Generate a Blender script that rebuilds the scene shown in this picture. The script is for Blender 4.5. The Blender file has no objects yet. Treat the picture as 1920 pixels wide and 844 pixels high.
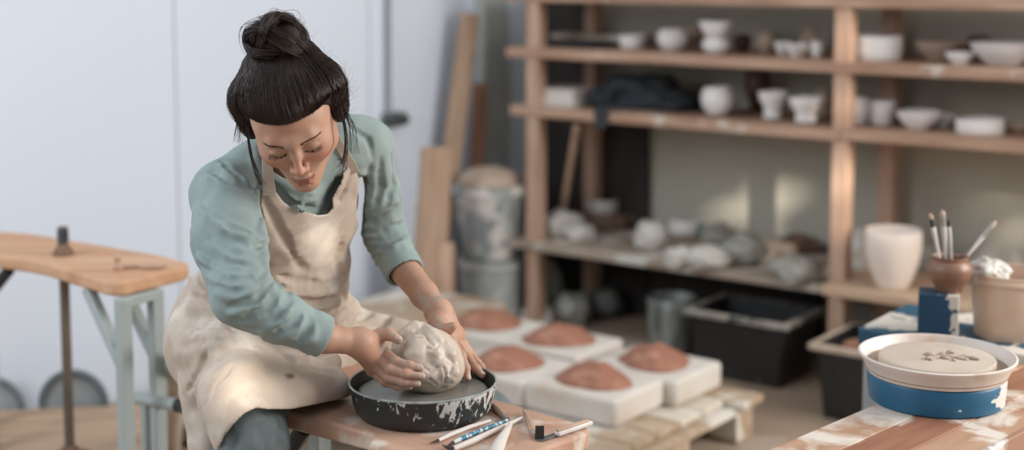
import bpy, bmesh, math, random
import numpy as np
from mathutils import Vector, Matrix

# ------------------------------------------------------------------ camera
sc = bpy.context.scene
col = sc.collection
F = 2667.0; PPX = 960.0; PPY = 204.0; CH = 1.45; TH = math.radians(5.86)
cd = bpy.data.cameras.new('camera'); cam = bpy.data.objects.new('camera', cd); col.objects.link(cam)
cam.location = (0, 0, CH); cam.rotation_euler = (math.pi/2 - TH, 0, 0)
cd.sensor_width = 36; cd.lens = 36*F/1920; cd.shift_y = (PPY-422)/1920.0
cd.clip_start = .05
cd.dof.use_dof = True; cd.dof.focus_distance = 2.58; cd.dof.aperture_fstop = 1.5
sc.camera = cam
# ------------------------------------------------------------------ light
w = bpy.data.worlds.new('world'); sc.world = w; w.use_nodes = True
bg = w.node_tree.nodes['Background']; bg.inputs[0].default_value = (.86, .92, 1.0, 1); bg.inputs[1].default_value = 0.88
def area(name, loc, target, sx, sy, e, c):
    d = bpy.data.lights.new(name, 'AREA'); d.shape = 'RECTANGLE'; d.size = sx; d.size_y = sy; d.energy = e; d.color = c
    o = bpy.data.objects.new(name, d); col.objects.link(o); o.location = loc
    o.rotation_euler = (Vector(target)-Vector(loc)).to_track_quat('-Z', 'Y').to_euler(); return o
area('window_light', (3.7, 2.6, 2.1), (-.3, 2.9, .75), 2.2, 1.7, 175, (1.0, .975, .94))
area('left_wall_fill', (-3.2, 2.2, 2.6), (-1.0, 5.6, 1.2), 2.2, 1.8, 112, (.82, .91, 1.0))  # added fill lamp to brighten the white left wall, no window there
sd = bpy.data.lights.new('sun', 'SUN'); sd.energy = 6; sd.angle = math.radians(.9); sd.color = (1.0, .93, .84)
SUN = Vector((.186, -.916, .255)).normalized()       # towards the sun
so = bpy.data.objects.new('sun', sd); col.objects.link(so); so.rotation_euler = SUN.to_track_quat('Z', 'Y').to_euler()
sc.view_settings.view_transform = 'Standard'; sc.view_settings.look = 'None'
sc.view_settings.gamma = 1; sc.view_settings.use_curve_mapping = False
sc.view_settings.exposure = 0.0
# ------------------------------------------------------------------ pixel helpers (only to measure positions)
def ray(px, py):
    x = (px-PPX)/F; y = -(py-PPY)/F
    return Vector((x, math.cos(TH)+y*math.sin(TH), -math.sin(TH)+y*math.cos(TH)))
def P(px, py, Y):
    r = ray(px, py); s = Y/r.y
    return Vector((r.x*s, Y, CH+r.z*s))
def PZ(px, py, z):
    r = ray(px, py); s = (z-CH)/r.z
    return Vector((r.x*s, r.y*s, z))
def proj(X, Y, Z):
    dz = Z-CH; d = Y*math.cos(TH)-dz*math.sin(TH); up = Y*math.sin(TH)+dz*math.cos(TH)
    return PPX+F*X/d, PPY-F*up/d
def rgb(r, g, b):
    f = lambda c: (c/255/12.92 if c/255 <= .04045 else ((c/255+.055)/1.055)**2.4)
    return (f(r), f(g), f(b), 1)
# ------------------------------------------------------------------ materials
def nmat(name, c, rough=.6, c2=None, scale=8, detail=4, contrast=.5, bump=0, bscale=60, metal=0, sub=0, spec=.5, stretch=None,
         c3=None, s3=3, lo3=.55, hi3=.62, coat=0, trans=0, attr=None, attrc=None, bdist=.002):
    m = bpy.data.materials.new(name); m.use_nodes = True; nt = m.node_tree; N = nt.nodes; L = nt.links
    b = N['Principled BSDF']; b.inputs['Roughness'].default_value = rough; b.inputs['Metallic'].default_value = metal
    b.inputs['Base Color'].default_value = c; b.inputs['Specular IOR Level'].default_value = spec
    b.inputs['Coat Weight'].default_value = coat; b.inputs['Transmission Weight'].default_value = trans
    if sub:
        b.inputs['Subsurface Weight'].default_value = sub; b.inputs['Subsurface Radius'].default_value = (1, .35, .2); b.inputs['Subsurface Scale'].default_value = .006
    tc = N.new('ShaderNodeTexCoord'); mp = N.new('ShaderNodeMapping'); L.new(tc.outputs['Object'], mp.inputs[0])
    if stretch: mp.inputs['Scale'].default_value = stretch
    last = None
    if c2:
        n = N.new('ShaderNodeTexNoise'); n.inputs['Scale'].default_value = scale; n.inputs['Detail'].default_value = detail
        L.new(mp.outputs[0], n.inputs['Vector'])
        r = N.new('ShaderNodeMapRange'); r.inputs[1].default_value = .5-contrast/2; r.inputs[2].default_value = .5+contrast/2
        L.new(n.outputs[0], r.inputs[0])
        mx = N.new('ShaderNodeMix'); mx.data_type = 'RGBA'; mx.inputs[6].default_value = c; mx.inputs[7].default_value = c2
        L.new(r.outputs[0], mx.inputs[0]); last = mx.outputs[2]
    if c3:
        n = N.new('ShaderNodeTexNoise'); n.inputs['Scale'].default_value = s3; n.inputs['Detail'].default_value = 5; n.inputs['Distortion'].default_value = .4
        L.new(tc.outputs['Object'], n.inputs['Vector'])
        r = N.new('ShaderNodeMapRange'); r.inputs[1].default_value = lo3; r.inputs[2].default_value = hi3
        L.new(n.outputs[0], r.inputs[0])
        mx = N.new('ShaderNodeMix'); mx.data_type = 'RGBA'; mx.inputs[6].default_value = c; mx.inputs[7].default_value = c3
        if last: L.new(last, mx.inputs[6])
        L.new(r.outputs[0], mx.inputs[0]); last = mx.outputs[2]
    if attr:
        for a, ac in zip(attr, attrc):
            at = N.new('ShaderNodeAttribute'); at.attribute_name = a
            mx = N.new('ShaderNodeMix'); mx.data_type = 'RGBA'; mx.inputs[6].default_value = c; mx.inputs[7].default_value = ac
            if last: L.new(last, mx.inputs[6])
            L.new(at.outputs['Fac'], mx.inputs[0]); last = mx.outputs[2]
    if last: L.new(last, b.inputs['Base Color'])
    if bump:
        n = N.new('ShaderNodeTexNoise'); n.inputs['Scale'].default_value = bscale; n.inputs['Detail'].default_value = 5
        L.new(mp.outputs[0], n.inputs['Vector'])
        bp = N.new('ShaderNodeBump'); bp.inputs['Strength'].default_value = bump; bp.inputs['Distance'].default_value = bdist
        L.new(n.outputs[0], bp.inputs['Height']); L.new(bp.outputs[0], b.inputs['Normal'])
    return m
def wood(name, a, b, axis=0, scale=1.0, rough=.6, stain=None, sl=.58, ss=6, bump=.25):
    st = [14*scale]*3; st[axis] = 1.6*scale
    return nmat(name, rgb(*a), rough, rgb(*b), scale=2.2, detail=6, contrast=.45, stretch=tuple(st), bump=bump, bscale=3,
                c3=rgb(*stain) if stain else None, s3=ss, lo3=sl, hi3=sl+.09, spec=.3)
# ------------------------------------------------------------------ mesh building
class MB:
    def __init__(s): s.v = []; s.f = []; s.uv = None
    def add(s, v, f):
        n = len(s.v); s.v += [tuple(p) for p in v]; s.f += [tuple(i+n for i in q) for q in f]; return s
    def box(s, c, size, R=None, taper=1.0):
        hx, hy, hz = [k/2 for k in size]; v = []
        for z in (-1, 1):
            t = taper if z < 0 else 1
            for y in (-1, 1):
                for x in (-1, 1): v.append(Vector((x*hx*t, y*hy*t, z*hz)))
        if R is not None: v = [R @ p for p in v]
        v = [p+Vector(c) for p in v]
        return s.add(v, [(0, 2, 3, 1), (4, 5, 7, 6), (0, 1, 5, 4), (2, 6, 7, 3), (0, 4, 6, 2), (1, 3, 7, 5)])
    def tube(s, pts, r, n=12, cap=True):
        pts = [Vector(p) for p in pts]; rs = r if isinstance(r, (list, tuple)) else [r]*len(pts)
        up = None; v = []
        for i, p in enumerate(pts):
            t = (pts[min(i+1, len(pts)-1)]-pts[max(i-1, 0)]).normalized()
            if up is None: up = t.orthogonal().normalized()
            up = (up-t*up.dot(t)).normalized(); b = t.cross(up)
            for k in range(n):
                a = 2*math.pi*k/n; v.append(p+(up*math.cos(a)+b*math.sin(a))*rs[i])
        f = [(i*n+k, i*n+(k+1) % n, (i+1)*n+(k+1) % n, (i+1)*n+k) for i in range(len(pts)-1) for k in range(n)]
        if cap: f += [tuple(range(n))[::-1], tuple((len(pts)-1)*n+k for k in range(n))]
        return s.add(v, f)
    def lathe(s, prof, c=(0, 0, 0), n=40, wob=0, seed=0, sx=1, sy=1):
        rn = random.Random(seed); ph = [rn.uniform(0, 6.28) for _ in range(4)]; v = []
        for j, (r, z) in enumerate(prof):
            for k in range(n):
                a = 2*math.pi*k/n; q = 1+wob*(math.sin(2*a+ph[0])+.6*math.sin(3*a+ph[1]+z*20)+.4*math.sin(5*a+ph[2]))
                v.append((c[0]+r*q*math.cos(a)*sx, c[1]+r*q*math.sin(a)*sy, c[2]+z+wob*.3*r*math.sin(2*a+ph[3])))
        f = [(j*n+k, j*n+(k+1) % n, (j+1)*n+(k+1) % n, (j+1)*n+k) for j in range(len(prof)-1) for k in range(n)]
        f += [tuple(range(n))[::-1], tuple((len(prof)-1)*n+k for k in range(n))]
        return s.add(v, f)
    def prism(s, poly, z0, z1):
        n = len(poly)
        return s.add([(x, y, z0) for x, y in poly]+[(x, y, z1) for x, y in poly],
                     [tuple(range(n))[::-1], tuple(range(n, 2*n))]+[(k, (k+1) % n, n+(k+1) % n, n+k) for k in range(n)])
    def obj(s, name, mat, parent=None, loc=None, rotz=0, smooth=True, bevel=0, label=None, ang=35, seg=2):
        me = bpy.data.meshes.new(name); me.from_pydata(s.v, [], s.f)
        bm = bmesh.new(); bm.from_mesh(me); bmesh.ops.recalc_face_normals(bm, faces=bm.faces); bm.to_mesh(me); bm.free()
        me.materials.append(mat); o = bpy.data.objects.new(name, me); col.objects.link(o)
        if smooth:
            me.shade_smooth(); me.set_sharp_from_angle(angle=math.radians(ang))
        if bevel:
            b = o.modifiers.new('bevel', 'BEVEL'); b.width = bevel; b.segments = seg; b.limit_method = 'ANGLE'
        if parent: o.parent = parent
        if loc is not None: o.location = loc
        o.rotation_euler.z = rotz
        if label: o['label'] = label
        return o
def tag(o, label, cat, group=None, kind=None):
    o['label'] = label; o['category'] = cat
    if group: o['group'] = group
    if kind: o['kind'] = kind
    return o
def thing(name, label, cat, loc=(0, 0, 0), rotz=0, group=None):
    o = bpy.data.objects.new(name, None); o.empty_display_size = .1; col.objects.link(o); o.location = loc; o.rotation_euler.z = rotz
    return tag(o, label, cat, group)
def struct(o): o['kind'] = 'structure'; return o
def dup(root, loc, rotz, label):
    r = root.copy(); col.objects.link(r); r.location = loc; r.rotation_euler.z = rotz; r['label'] = label
    for ch in root.children:
        c = ch.copy(); col.objects.link(c); c.parent = r
        for g in ch.children:
            d = g.copy(); col.objects.link(d); d.parent = c
    return r
# ------------------------------------------------------------------ signed distance sculpting
def vnoise(x, y, z, s, seed=0):
    x = x*s+17.3*seed; y = y*s+5.1*seed; z = z*s-9.7*seed
    xi = np.floor(x).astype(np.int64); yi = np.floor(y).astype(np.int64); zi = np.floor(z).astype(np.int64)
    fx = x-xi; fy = y-yi; fz = z-zi
    fx = fx*fx*(3-2*fx); fy = fy*fy*(3-2*fy); fz = fz*fz*(3-2*fz)
    def h(a, b, c):
        q = (a*73856093) ^ (b*19349663) ^ (c*83492791) ^ (seed*2654435); q = (q ^ (q >> 13))*1274126177 & 0x7fffffff
        return ((q >> 8) & 0xffff)/32767.5-1
    r = 0
    for i in (0, 1):
        for j in (0, 1):
            for k in (0, 1):
                r = r+h(xi+i, yi+j, zi+k)*(fx if i else 1-fx)*(fy if j else 1-fy)*(fz if k else 1-fz)
    return r
def smin(a, b, k):
    if k <= 0: return np.minimum(a, b)
    h = np.maximum(k-np.abs(a-b), 0)/k
    return np.minimum(a, b)-h*h*k*.25
class Sdf:
    def __init__(s, lo, hi, h):
        s.h = h; s.o = np.array(lo, float); n = np.ceil((np.array(hi)-s.o)/h).astype(int)+1; s.n = n
        s.ax = [(s.o[i]+np.arange(n[i])*h).astype(np.float32) for i in range(3)]
        s.D = np.full(n, .2, np.float32)
    def win(s, lo, hi):
        a = np.clip(np.floor((np.array(lo)-s.o)/s.h).astype(int), 0, s.n); b = np.clip(np.ceil((np.array(hi)-s.o)/s.h).astype(int)+1, 0, s.n)
        sl = tuple(slice(a[i], b[i]) for i in range(3))
        return sl, s.ax[0][sl[0]][:, None, None], s.ax[1][sl[1]][None, :, None], s.ax[2][sl[2]][None, None, :]
    def comb(s, sl, d, k, op):
        A = s.D[sl]
        if op == '+': s.D[sl] = smin(A, d, k)
        elif op == '-': s.D[sl] = -smin(-A, d, k)
        elif op == '&': s.D[sl] = -smin(-A, -d, k)
    def cone(s, a, b, ra, rb, k=.01, op='+', wr=None):
        a = np.array(a, float); b = np.array(b, float); m = max(ra, rb)+k*1.3+3*s.h+(.02 if wr else 0)
        sl, x, y, z = s.win(np.minimum(a, b)-m, np.maximum(a, b)+m); d = b-a; L2 = max(float(d@d), 1e-9)
        t = ((x-a[0])*d[0]+(y-a[1])*d[1]+(z-a[2])*d[2])/L2; tc = np.clip(t, 0, 1)
        q = np.sqrt((x-a[0]-tc*d[0])**2+(y-a[1]-tc*d[1])**2+(z-a[2]-tc*d[2])**2)-(ra+(rb-ra)*tc)
        if wr:
            amp, lam, sd = wr; L = math.sqrt(L2)
            ph = t*L/lam+1.2*vnoise(x+0*q, y+0*q, z+0*q, 14, sd)+.4*vnoise(x+0*q, y+0*q, z+0*q, 30, sd+3)
            q = q+amp*(np.abs(np.sin(ph*math.pi))**.8-.7)*(.5+.5*vnoise(x+0*q, y+0*q, z+0*q, 11, sd+7))*np.clip(t*5+.4, 0, 1)*np.clip((1-t)*6+.2, 0, 1)
        s.comb(sl, q.astype(np.float32), k, op); return s
    def chain(s, pts, rs, k=.01, op='+', wr=None):
        for i in range(len(pts)-1): s.cone(pts[i], pts[i+1], rs[i], rs[i+1], k, op, wr)
        return s
    def ell(s, c, r, k=.01, op='+', R=None):
        c = np.array(c, float); r = np.array(r, float); m = r.max()+k*1.3+3*s.h; sl, x, y, z = s.win(c-m, c+m); x = x-c[0]; y = y-c[1]; z = z-c[2]
        if R is not None:
            R = np.array(R); x, y, z = (R[0, 0]*x+R[1, 0]*y+R[2, 0]*z, R[0, 1]*x+R[1, 1]*y+R[2, 1]*z, R[0, 2]*x+R[1, 2]*y+R[2, 2]*z)
        k0 = np.sqrt((x/r[0])**2+(y/r[1])**2+(z/r[2])**2); k1 = np.sqrt((x/r[0]**2)**2+(y/r[1]**2)**2+(z/r[2]**2)**2)+1e-6
        s.comb(sl, (k0*(k0-1)/k1).astype(np.float32), k, op); return s
    def half(s, p, n, k=0):     # keep the side n points to
        n = np.array(n, float); n /= np.linalg.norm(n)
        x, y, z = s.grid(); s.D = -smin(-s.D, ((x-p[0])*n[0]+(y-p[1])*n[1]+(z-p[2])*n[2]).astype(np.float32), k); return s
    def grid(s): return s.ax[0][:, None, None], s.ax[1][None, :, None], s.ax[2][None, None, :]
    def mesh(s, D=None):
        D = s.D if D is None else D; D = D.copy()
        for a in range(3):
            i = [slice(None)]*3; i[a] = 0; D[tuple(i)] = abs(D[tuple(i)])+.001; i[a] = -1; D[tuple(i)] = abs(D[tuple(i)])+.001
        S = D < 0; nx, ny, nz = D.shape
        cnt = np.zeros((nx-1, ny-1, nz-1), np.int8)
        for i in (0, 1):
            for j in (0, 1):
                for k in (0, 1): cnt += S[i:nx-1+i, j:ny-1+j, k:nz-1+k]
        I, J, K = np.nonzero((cnt > 0) & (cnt < 8)); ids = np.full(cnt.shape, -1, np.int64); ids[I, J, K] = np.arange(len(I))
        acc = np.zeros((len(I), 3)); c = np.zeros(len(I)); cor = [(i, j, k) for i in (0, 1) for j in (0, 1) for k in (0, 1)]
        V = {q: D[I+q[0], J+q[1], K+q[2]].astype(float) for q in cor}
        for q in cor:
            for a in range(3):
                if q[a] == 0:
                    p = list(q); p[a] = 1; p = tuple(p); va, vb = V[q], V[p]; m = (va < 0) != (vb < 0)
                    t = np.where(m, va/np.where(m, va-vb, 1), 0); pt = np.array(q, float)[None, :]+np.zeros((len(I), 3)); pt[:, a] += t
                    acc[m] += pt[m]; c[m] += 1
        v = (np.stack([I, J, K], 1)+acc/np.maximum(c, 1)[:, None])*s.h+s.o
        fs = []
        for a in range(3):
            b, d = (a+1) % 3, (a+2) % 3
            lo = [slice(None)]*3; hi = [slice(None)]*3; lo[a] = slice(0, -1); hi[a] = slice(1, None)
            E = S[tuple(lo)] != S[tuple(hi)]; e = list(np.nonzero(E))
            ok = (e[b] > 0) & (e[d] > 0) & (e[b] < D.shape[b]-1) & (e[d] < D.shape[d]-1); e = [q[ok] for q in e]
            def g(ob, od):
                q = list(e); q[b] = q[b]-ob; q[d] = q[d]-od; return ids[q[0], q[1], q[2]]
            Q = np.stack([g(1, 1), g(0, 1), g(0, 0), g(1, 0)], 1); flip = ~S[e[0], e[1], e[2]]
            Q[flip] = Q[flip][:, ::-1]; fs.append(Q)
        f = np.concatenate(fs); f = f[(f >= 0).all(1)]
        return v, f
def npmesh(name, v, f, mat, parent=None, attrs=None, smooth=True):
    v = np.asarray(v, np.float32); f = np.asarray(f, np.int32); me = bpy.data.meshes.new(name); k = f.shape[1]
    me.vertices.add(len(v)); me.vertices.foreach_set('co', v.ravel()); me.loops.add(f.size); me.loops.foreach_set('vertex_index', f.ravel())
    me.polygons.add(len(f)); me.polygons.foreach_set('loop_start', np.arange(0, f.size, k, dtype=np.int32)); me.update(calc_edges=True); me.validate()
    if attrs:
        for n, a in attrs.items():
            at = me.attributes.new(n, 'FLOAT', 'POINT'); at.data.foreach_set('value', np.asarray(a, np.float32))
    me.materials.append(mat)
    if smooth: me.shade_smooth()
    o = bpy.data.objects.new(name, me); col.objects.link(o)
    if parent: o.parent = parent
    return o
def relax(v, f, n=2, lam=.5):
    e = np.concatenate([f[:, [i, (i+1) % 4]] for i in range(4)])
    for _ in range(n):
        a = np.zeros_like(v); c = np.zeros(len(v))
        for i in range(3): a[:, i] = np.bincount(e[:, 0], v[e[:, 1], i], len(v))+np.bincount(e[:, 1], v[e[:, 0], i], len(v))
        c = np.bincount(e[:, 0], minlength=len(v))+np.bincount(e[:, 1], minlength=len(v)); v = v+lam*(a/np.maximum(c, 1)[:, None]-v)
    return v
def joinm(ms):
    V = []; Fc = []; n = 0
    for v, f in ms: V.append(v); Fc.append(f+n); n += len(v)
    return np.concatenate(V), np.concatenate(Fc)
def strands(paths, r0, r1, n=3):            # paths: (S, K, 3)
    p = np.asarray(paths, float); S, K, _ = p.shape; t = np.gradient(p, axis=1); t /= np.linalg.norm(t, axis=2, keepdims=True)+1e-9
    ref = np.array([.31, .52, .79]); a = np.cross(t, ref); a /= np.linalg.norm(a, axis=2, keepdims=True)+1e-9; b = np.cross(t, a)
    r = np.linspace(r0, r1, K)[None, :, None]*np.minimum(1, np.linspace(.0, 6, K)+.5)[None, :, None]
    ring = [p+r*(a*math.cos(2*math.pi*k/n)+b*math.sin(2*math.pi*k/n)) for k in range(n)]
    v = np.stack(ring, 2).reshape(-1, 3); base = (np.arange(S)[:, None]*K+np.arange(K-1)[None, :])[:, :, None]*n
    k = np.arange(n); q = np.stack([base+k, base+(k+1) % n, base+n+(k+1) % n, base+n+k], 3).reshape(-1, 4)
    return v, q
# ------------------------------------------------------------------ person
def hit(s, px, py, lift=0, y0=2.1, y1=3.15):
    r = ray(px, py); Y = np.arange(y0, y1, .001); p = np.stack([r.x/r.y*Y, Y, CH+r.z/r.y*Y], 1)
    i = np.round((p-s.o)/s.h).astype(int); ok = ((i >= 0) & (i < s.n)).all(1); i = np.clip(i, 0, s.n-1)
    d = np.where(ok, s.D[i[:, 0], i[:, 1], i[:, 2]], 1); k = np.nonzero(d < 0)[0]
    if len(k) == 0: k = [int(np.argmin(d))]
    q = p[k[0]]; v = np.array(r); v /= np.linalg.norm(v); return q-v*lift
def strokes(s, L, r, k, op, lift=0):
    H = []
    for pts in L:
        dense = []
        for a, b in zip(pts[:-1], pts[1:]):
            m = max(2, int(math.hypot(b[0]-a[0], b[1]-a[1])/12))
            dense += [(a[0]+(b[0]-a[0])*t/m, a[1]+(b[1]-a[1])*t/m) for t in range(m)]
        dense.append(pts[-1]); H.append([hit(s, x, y, lift) for x, y in dense])
    for h in H:
        n = len(h); rs = [r*(.35+.65*math.sin(math.pi*(i+.5)/n)) for i in range(n)]
        for i in range(n-1):
            if np.linalg.norm(h[i]-h[i+1]) < .05: s.cone(h[i], h[i+1], rs[i], rs[i+1], k, op)
def cuthole(s, c, n, rad, hole=0):
    n = np.array(n); n = n/np.linalg.norm(n); c = np.array(c); sl, x, y, z = s.win(c-rad, c+rad)
    d = (x-c[0])*n[0]+(y-c[1])*n[1]+(z-c[2])*n[2]; s.comb(sl, (-d).astype(np.float32)*-1, .004, '&')
    if hole: s.cone(c-n*.02, c+n*.03, hole, hole, .002, '-')

skin = nmat('skin', rgb(188, 146, 121), .56, rgb(170, 126, 101), scale=30, contrast=.6, sub=.12, bump=.12, bscale=420, bdist=.0006,
            attr=['clay', 'blush', 'lip', 'nail'], attrc=[rgb(170, 150, 132), rgb(190, 116, 98), rgb(150, 84, 76), rgb(206, 180, 160)])
hair_m = nmat('hair', rgb(40, 27, 20), .45, rgb(64, 44, 33), scale=60, contrast=.5, spec=.45)
hair_u = nmat('hair_under', rgb(32, 22, 17), .7, rgb(42, 29, 23), scale=40, contrast=.5, spec=.3)
lash_m = nmat('lash', rgb(38, 28, 25), .6)
shirt_m = nmat('sage_jersey', rgb(145, 156, 151), .88, rgb(132, 144, 140), scale=26, contrast=.6, bump=.35, bscale=520, spec=.15, bdist=.0008,
               c3=rgb(154, 168, 163), s3=7, lo3=.52, hi3=.75)
apron_m = nmat('linen', rgb(184, 168, 152), .9, rgb(172, 154, 138), scale=18, contrast=.6, bump=.4, bscale=430, spec=.1, bdist=.0008,
               c3=rgb(212, 200, 186), s3=9, lo3=.5, hi3=.72, attr=['dust', 'stain'], attrc=[rgb(200, 188, 174), rgb(118, 88, 66)])
jean_m = nmat('denim', rgb(116, 124, 122), .85, rgb(94, 102, 102), scale=7, contrast=.5, stretch=(8, 8, 1), bump=.4, bscale=300, spec=.15,
              c3=rgb(136, 142, 138), s3=12, lo3=.5, hi3=.7, bdist=.001)

# ---- head in its own frame: x her left, -y forward, z up
HC = P(549, 218, 2.56)
Rh = Matrix.Rotation(math.radians(-9), 3, 'Y') @ Matrix.Rotation(math.radians(37), 3, 'X') @ Matrix.Rotation(math.radians(3), 3, 'Z')
Rn = np.array(Rh); Tn = np.array(HC)
def w2h(p): return Rn.T @ (np.array(p)-Tn)
def h2w(v): return v @ Rn.T+Tn
hd = Sdf((-.11, -.15, -.20), (.11, .13, .14), .0017)
hd.ell((0, .018, .035), (.071, .090, .078), .02)
hd.ell((0, -.028, .028), (.064, .056, .058), .03)
hd.ell((0, -.034, -.018), (.060, .056, .066), .03)
for s in (-1, 1):
    hd.cone((s*.056, .004, -.030), (s*.050, -.008, -.062), .018, .014, .03)
    hd.cone((s*.050, -.008, -.062), (s*.012, -.072, -.098), .014, .0115, .024)
    hd.ell((s*.040, -.058, -.024), (.022, .024, .021), .03)
hd.ell((0, -.062, -.070), (.028, .032, .032), .024)
hd.ell((0, -.079, -.098), (.0145, .0115, .0115), .016)
hd.cone((-.030, -.078, .020), (0, -.087, .016), .010, .010, .016); hd.cone((.030, -.078, .020), (0, -.087, .016), .010, .010, .016)
for s in (-1, 1):
    hd.ell((s*.030, -.097, -.001), (.020, .0145, .0115), .012, '-')
hd.chain([(0, -.084, .012), (0, -.094, -.012), (0, -.1065, -.033)], [.0066, .0068, .0078], .009)
hd.ell((0, -.108, -.037), (.0084, .0082, .0072), .006)
for s in (-1, 1):
    hd.ell((s*.0115, -.098, -.0405), (.0062, .0085, .0062), .006)
    hd.ell((s*.0068, -.101, -.0478), (.0030, .0045, .0026), .003, '-')
    hd.ell((s*.030, -.0765, -.002), (.0168, .0125, .0122), .004)      # closed lids
    hd.cone((s*.015, -.0895, .0060), (s*.030, -.0935, .0080), .0015, .0018, .004, '-'); hd.cone((s*.030, -.0935, .0080), (s*.044, -.083, .0030), .0018, .0012, .004, '-')
hd.cone((0, -.0985, -.050), (0, -.0965, -.060), .0022, .0022, .004, '-')
# lips
hd.chain([(-.0205, -.0835, -.0700), (-.009, -.0945, -.0650), (-.003, -.0965, -.0635), (.003, -.0965, -.0635), (.009, -.0945, -.0650), (.0205, -.0835, -.0700)], [.002, .0046, .0046, .0046, .0046, .002], .004)
hd.chain([(-.018, -.0830, -.0745), (-.007, -.0915, -.0775), (.007, -.0915, -.0775), (.018, -.0830, -.0745)], [.002, .0056, .0056, .002], .004)
hd.chain([(-.0165, -.0935, -.0708), (-.009, -.0985, -.0708), (0, -.1000, -.0702), (.009, -.0985, -.0708), (.0165, -.0935, -.0708)], [.0006, .0012, .0013, .0012, .0006], .003, '-')
hd.cone((-.008, -.0875, -.0870), (.008, -.0875, -.0870), .003, .003, .006, '-')
for s in (-1, 1):   # ears
    hd.ell((s*.073, .006, -.004), (.006, .016, .027), .006, R=Matrix.Rotation(s*.35, 3, 'Z') @ Matrix.Rotation(-.15, 3, 'X'))
    hd.ell((s*.079, .004, .000), (.003, .009, .016), .004, '-')
nb = w2h(P(540, 318, 2.70)); hd.cone((0, .022, -.035), nb*.75+np.array([0, .022, -.035])*.25, .047, .050, .02)
hv, hf = hd.mesh(); hv = relax(hv, hf, 1, .4)
X, Y, Z = hv.T
g = lambda cx, cy, cz, sx, sy, sz: np.exp(-(((X-cx)/sx)**2+((Y-cy)/sy)**2+((Z-cz)/sz)**2))
ul = -.0702-.0002*0; lipz = np.clip(1-np.abs(X)/.0215, 0, 1)
lip = ((Z > -.0708-.0108*np.sqrt(np.clip(1-(X/.021)**2, 0, 1))) & (Z < -.0702+.0085*np.sqrt(np.clip(1-(X/.0215)**2, 0, 1))-.0015*np.exp(-(X/.004)**2)) & (np.abs(X) < .021) & (Y < -.078)).astype(float)
blush = np.clip(.55*(g(-.042, -.07, -.028, .02, .04, .016)+g(.042, -.07, -.028, .02, .04, .016))+.5*g(0, -.11, -.035, .014, .02, .012)+.30*g(-.012, -.09, .045, .025, .03, .02), 0, .7)
brow = np.zeros(len(X))
head_attr = dict(clay=np.zeros(len(X)), blush=blush, lip=lip*.8, brow=brow)
head_w = h2w(hv)

# ---- arms and hands
shR = P(418, 362, 2.60); shL = P(692, 270, 2.77)
elR = P(455, 560, 2.42); wrR = P(676, 643, 2.475); elL = P(728, 448, 2.86); wrL = P(823, 586, 2.66)
def hand(s, wr, fingers, thumb, palm, rp=.0145):
    for q in palm: s.cone(wr, q[0], .0195, q[1], .016)
    for i in range(len(palm)-1): s.cone(palm[i][0], palm[i+1][0], palm[i][1], palm[i+1][1], .012)
    for pts, rs in fingers:
        s.chain(pts, rs, .0025)
        for j in (1, 2):      # knuckles
            s.ell(pts[j], [rs[j]*1.07]*3, .004)
    s.chain(thumb[0], thumb[1], .008)
lo = np.minimum(np.array(wrR), np.array(elR)); 
ar = Sdf((-.56, 2.30, .55), (-.10, 2.62, .90), .0017)
ar.cone(P(606, 633, 2.446), wrR, .0265, .0215, .01)
ar.cone(P(606, 633, 2.446), P(560, 612, 2.435), .0265, .033, .01)
fR = [([P(716, 655, 2.505), P(743, 679, 2.468), P(768, 686, 2.458), P(788, 690, 2.457)], [.0105, .0088, .0080, .0066]),
      ([P(707, 671, 2.498), P(731, 694, 2.459), P(761, 702, 2.447), P(791, 706, 2.447)], [.0105, .0090, .0080, .0066]),
      ([P(703, 686, 2.495), P(727, 709, 2.458), P(757, 717, 2.447), P(783, 720, 2.447)], [.0100, .0086, .0076, .0062]),
      ([P(700, 697, 2.500), P(722, 717, 2.472), P(746, 725, 2.462), P(768, 726, 2.460)], [.0090, .0074, .0066, .0056])]
tR = ([P(690, 640, 2.49), P(712, 628, 2.50), P(730, 627, 2.495), P(747, 637, 2.485)], [.0150, .0102, .0098, .0080])
hand(ar, wrR, fR, tR, [(P(712, 652, 2.505), .012), (P(706, 668, 2.498), .0125), (P(702, 682, 2.495), .012), (P(699, 693, 2.500), .0105)])
nails = []
def nail(s, a, b, r, side):
    a = np.array(a); b = np.array(b); d = (b-a)/np.linalg.norm(b-a); u = np.array(side)-d*(np.array(side)@d); u /= np.linalg.norm(u)
    c = b+d*.0005+u*r*.80; q = np.cross(d, u); R = np.stack([d, q, u], 1)
    s.ell(c, (.0062, .0050, .0022), .0008, R=R); nails.append((c, R))
up_cam = (0, -.9, .45)
for pts, rs in fR: nail(ar, pts[2], pts[3], rs[3], up_cam)
nail(ar, tR[0][2], tR[0][3], tR[1][3], (0.3, -.7, .7))
av, af = ar.mesh(); av = relax(av, af, 1, .4)
al = Sdf((-.30, 2.44, .62), (.06, 2.95, 1.0), .0017)
al.cone(P(752, 498, 2.80), P(795, 552, 2.71), .0310, .0262, .01); al.cone(P(795, 552, 2.71), wrL, .0265, .0205, .01)
zt = .674
tipI = PZ(877, 709, zt+.012); tipM = PZ(905, 704, zt+.012); tipR_ = PZ(911, 699, zt+.012); tipP = PZ(906, 692, zt+.012)
fL = [([P(845, 640, 2.625), P(864, 668, 2.60), P(873, 690, 2.575), tipI], [.0115, .0098, .0082, .0064]),
      ([P(853, 636, 2.645), P(876, 670, 2.635), P(893, 692, 2.60), tipM], [.0112, .0094, .0082, .0064]),
      ([P(858, 634, 2.665), P(884, 670, 2.665), P(901, 688, 2.63), tipR_], [.0105, .0088, .0076, .0060]),
      ([P(860, 632, 2.685), P(882, 662, 2.69), P(896, 680, 2.66), tipP], [.0095, .0076, .0068, .0056])]
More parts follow.
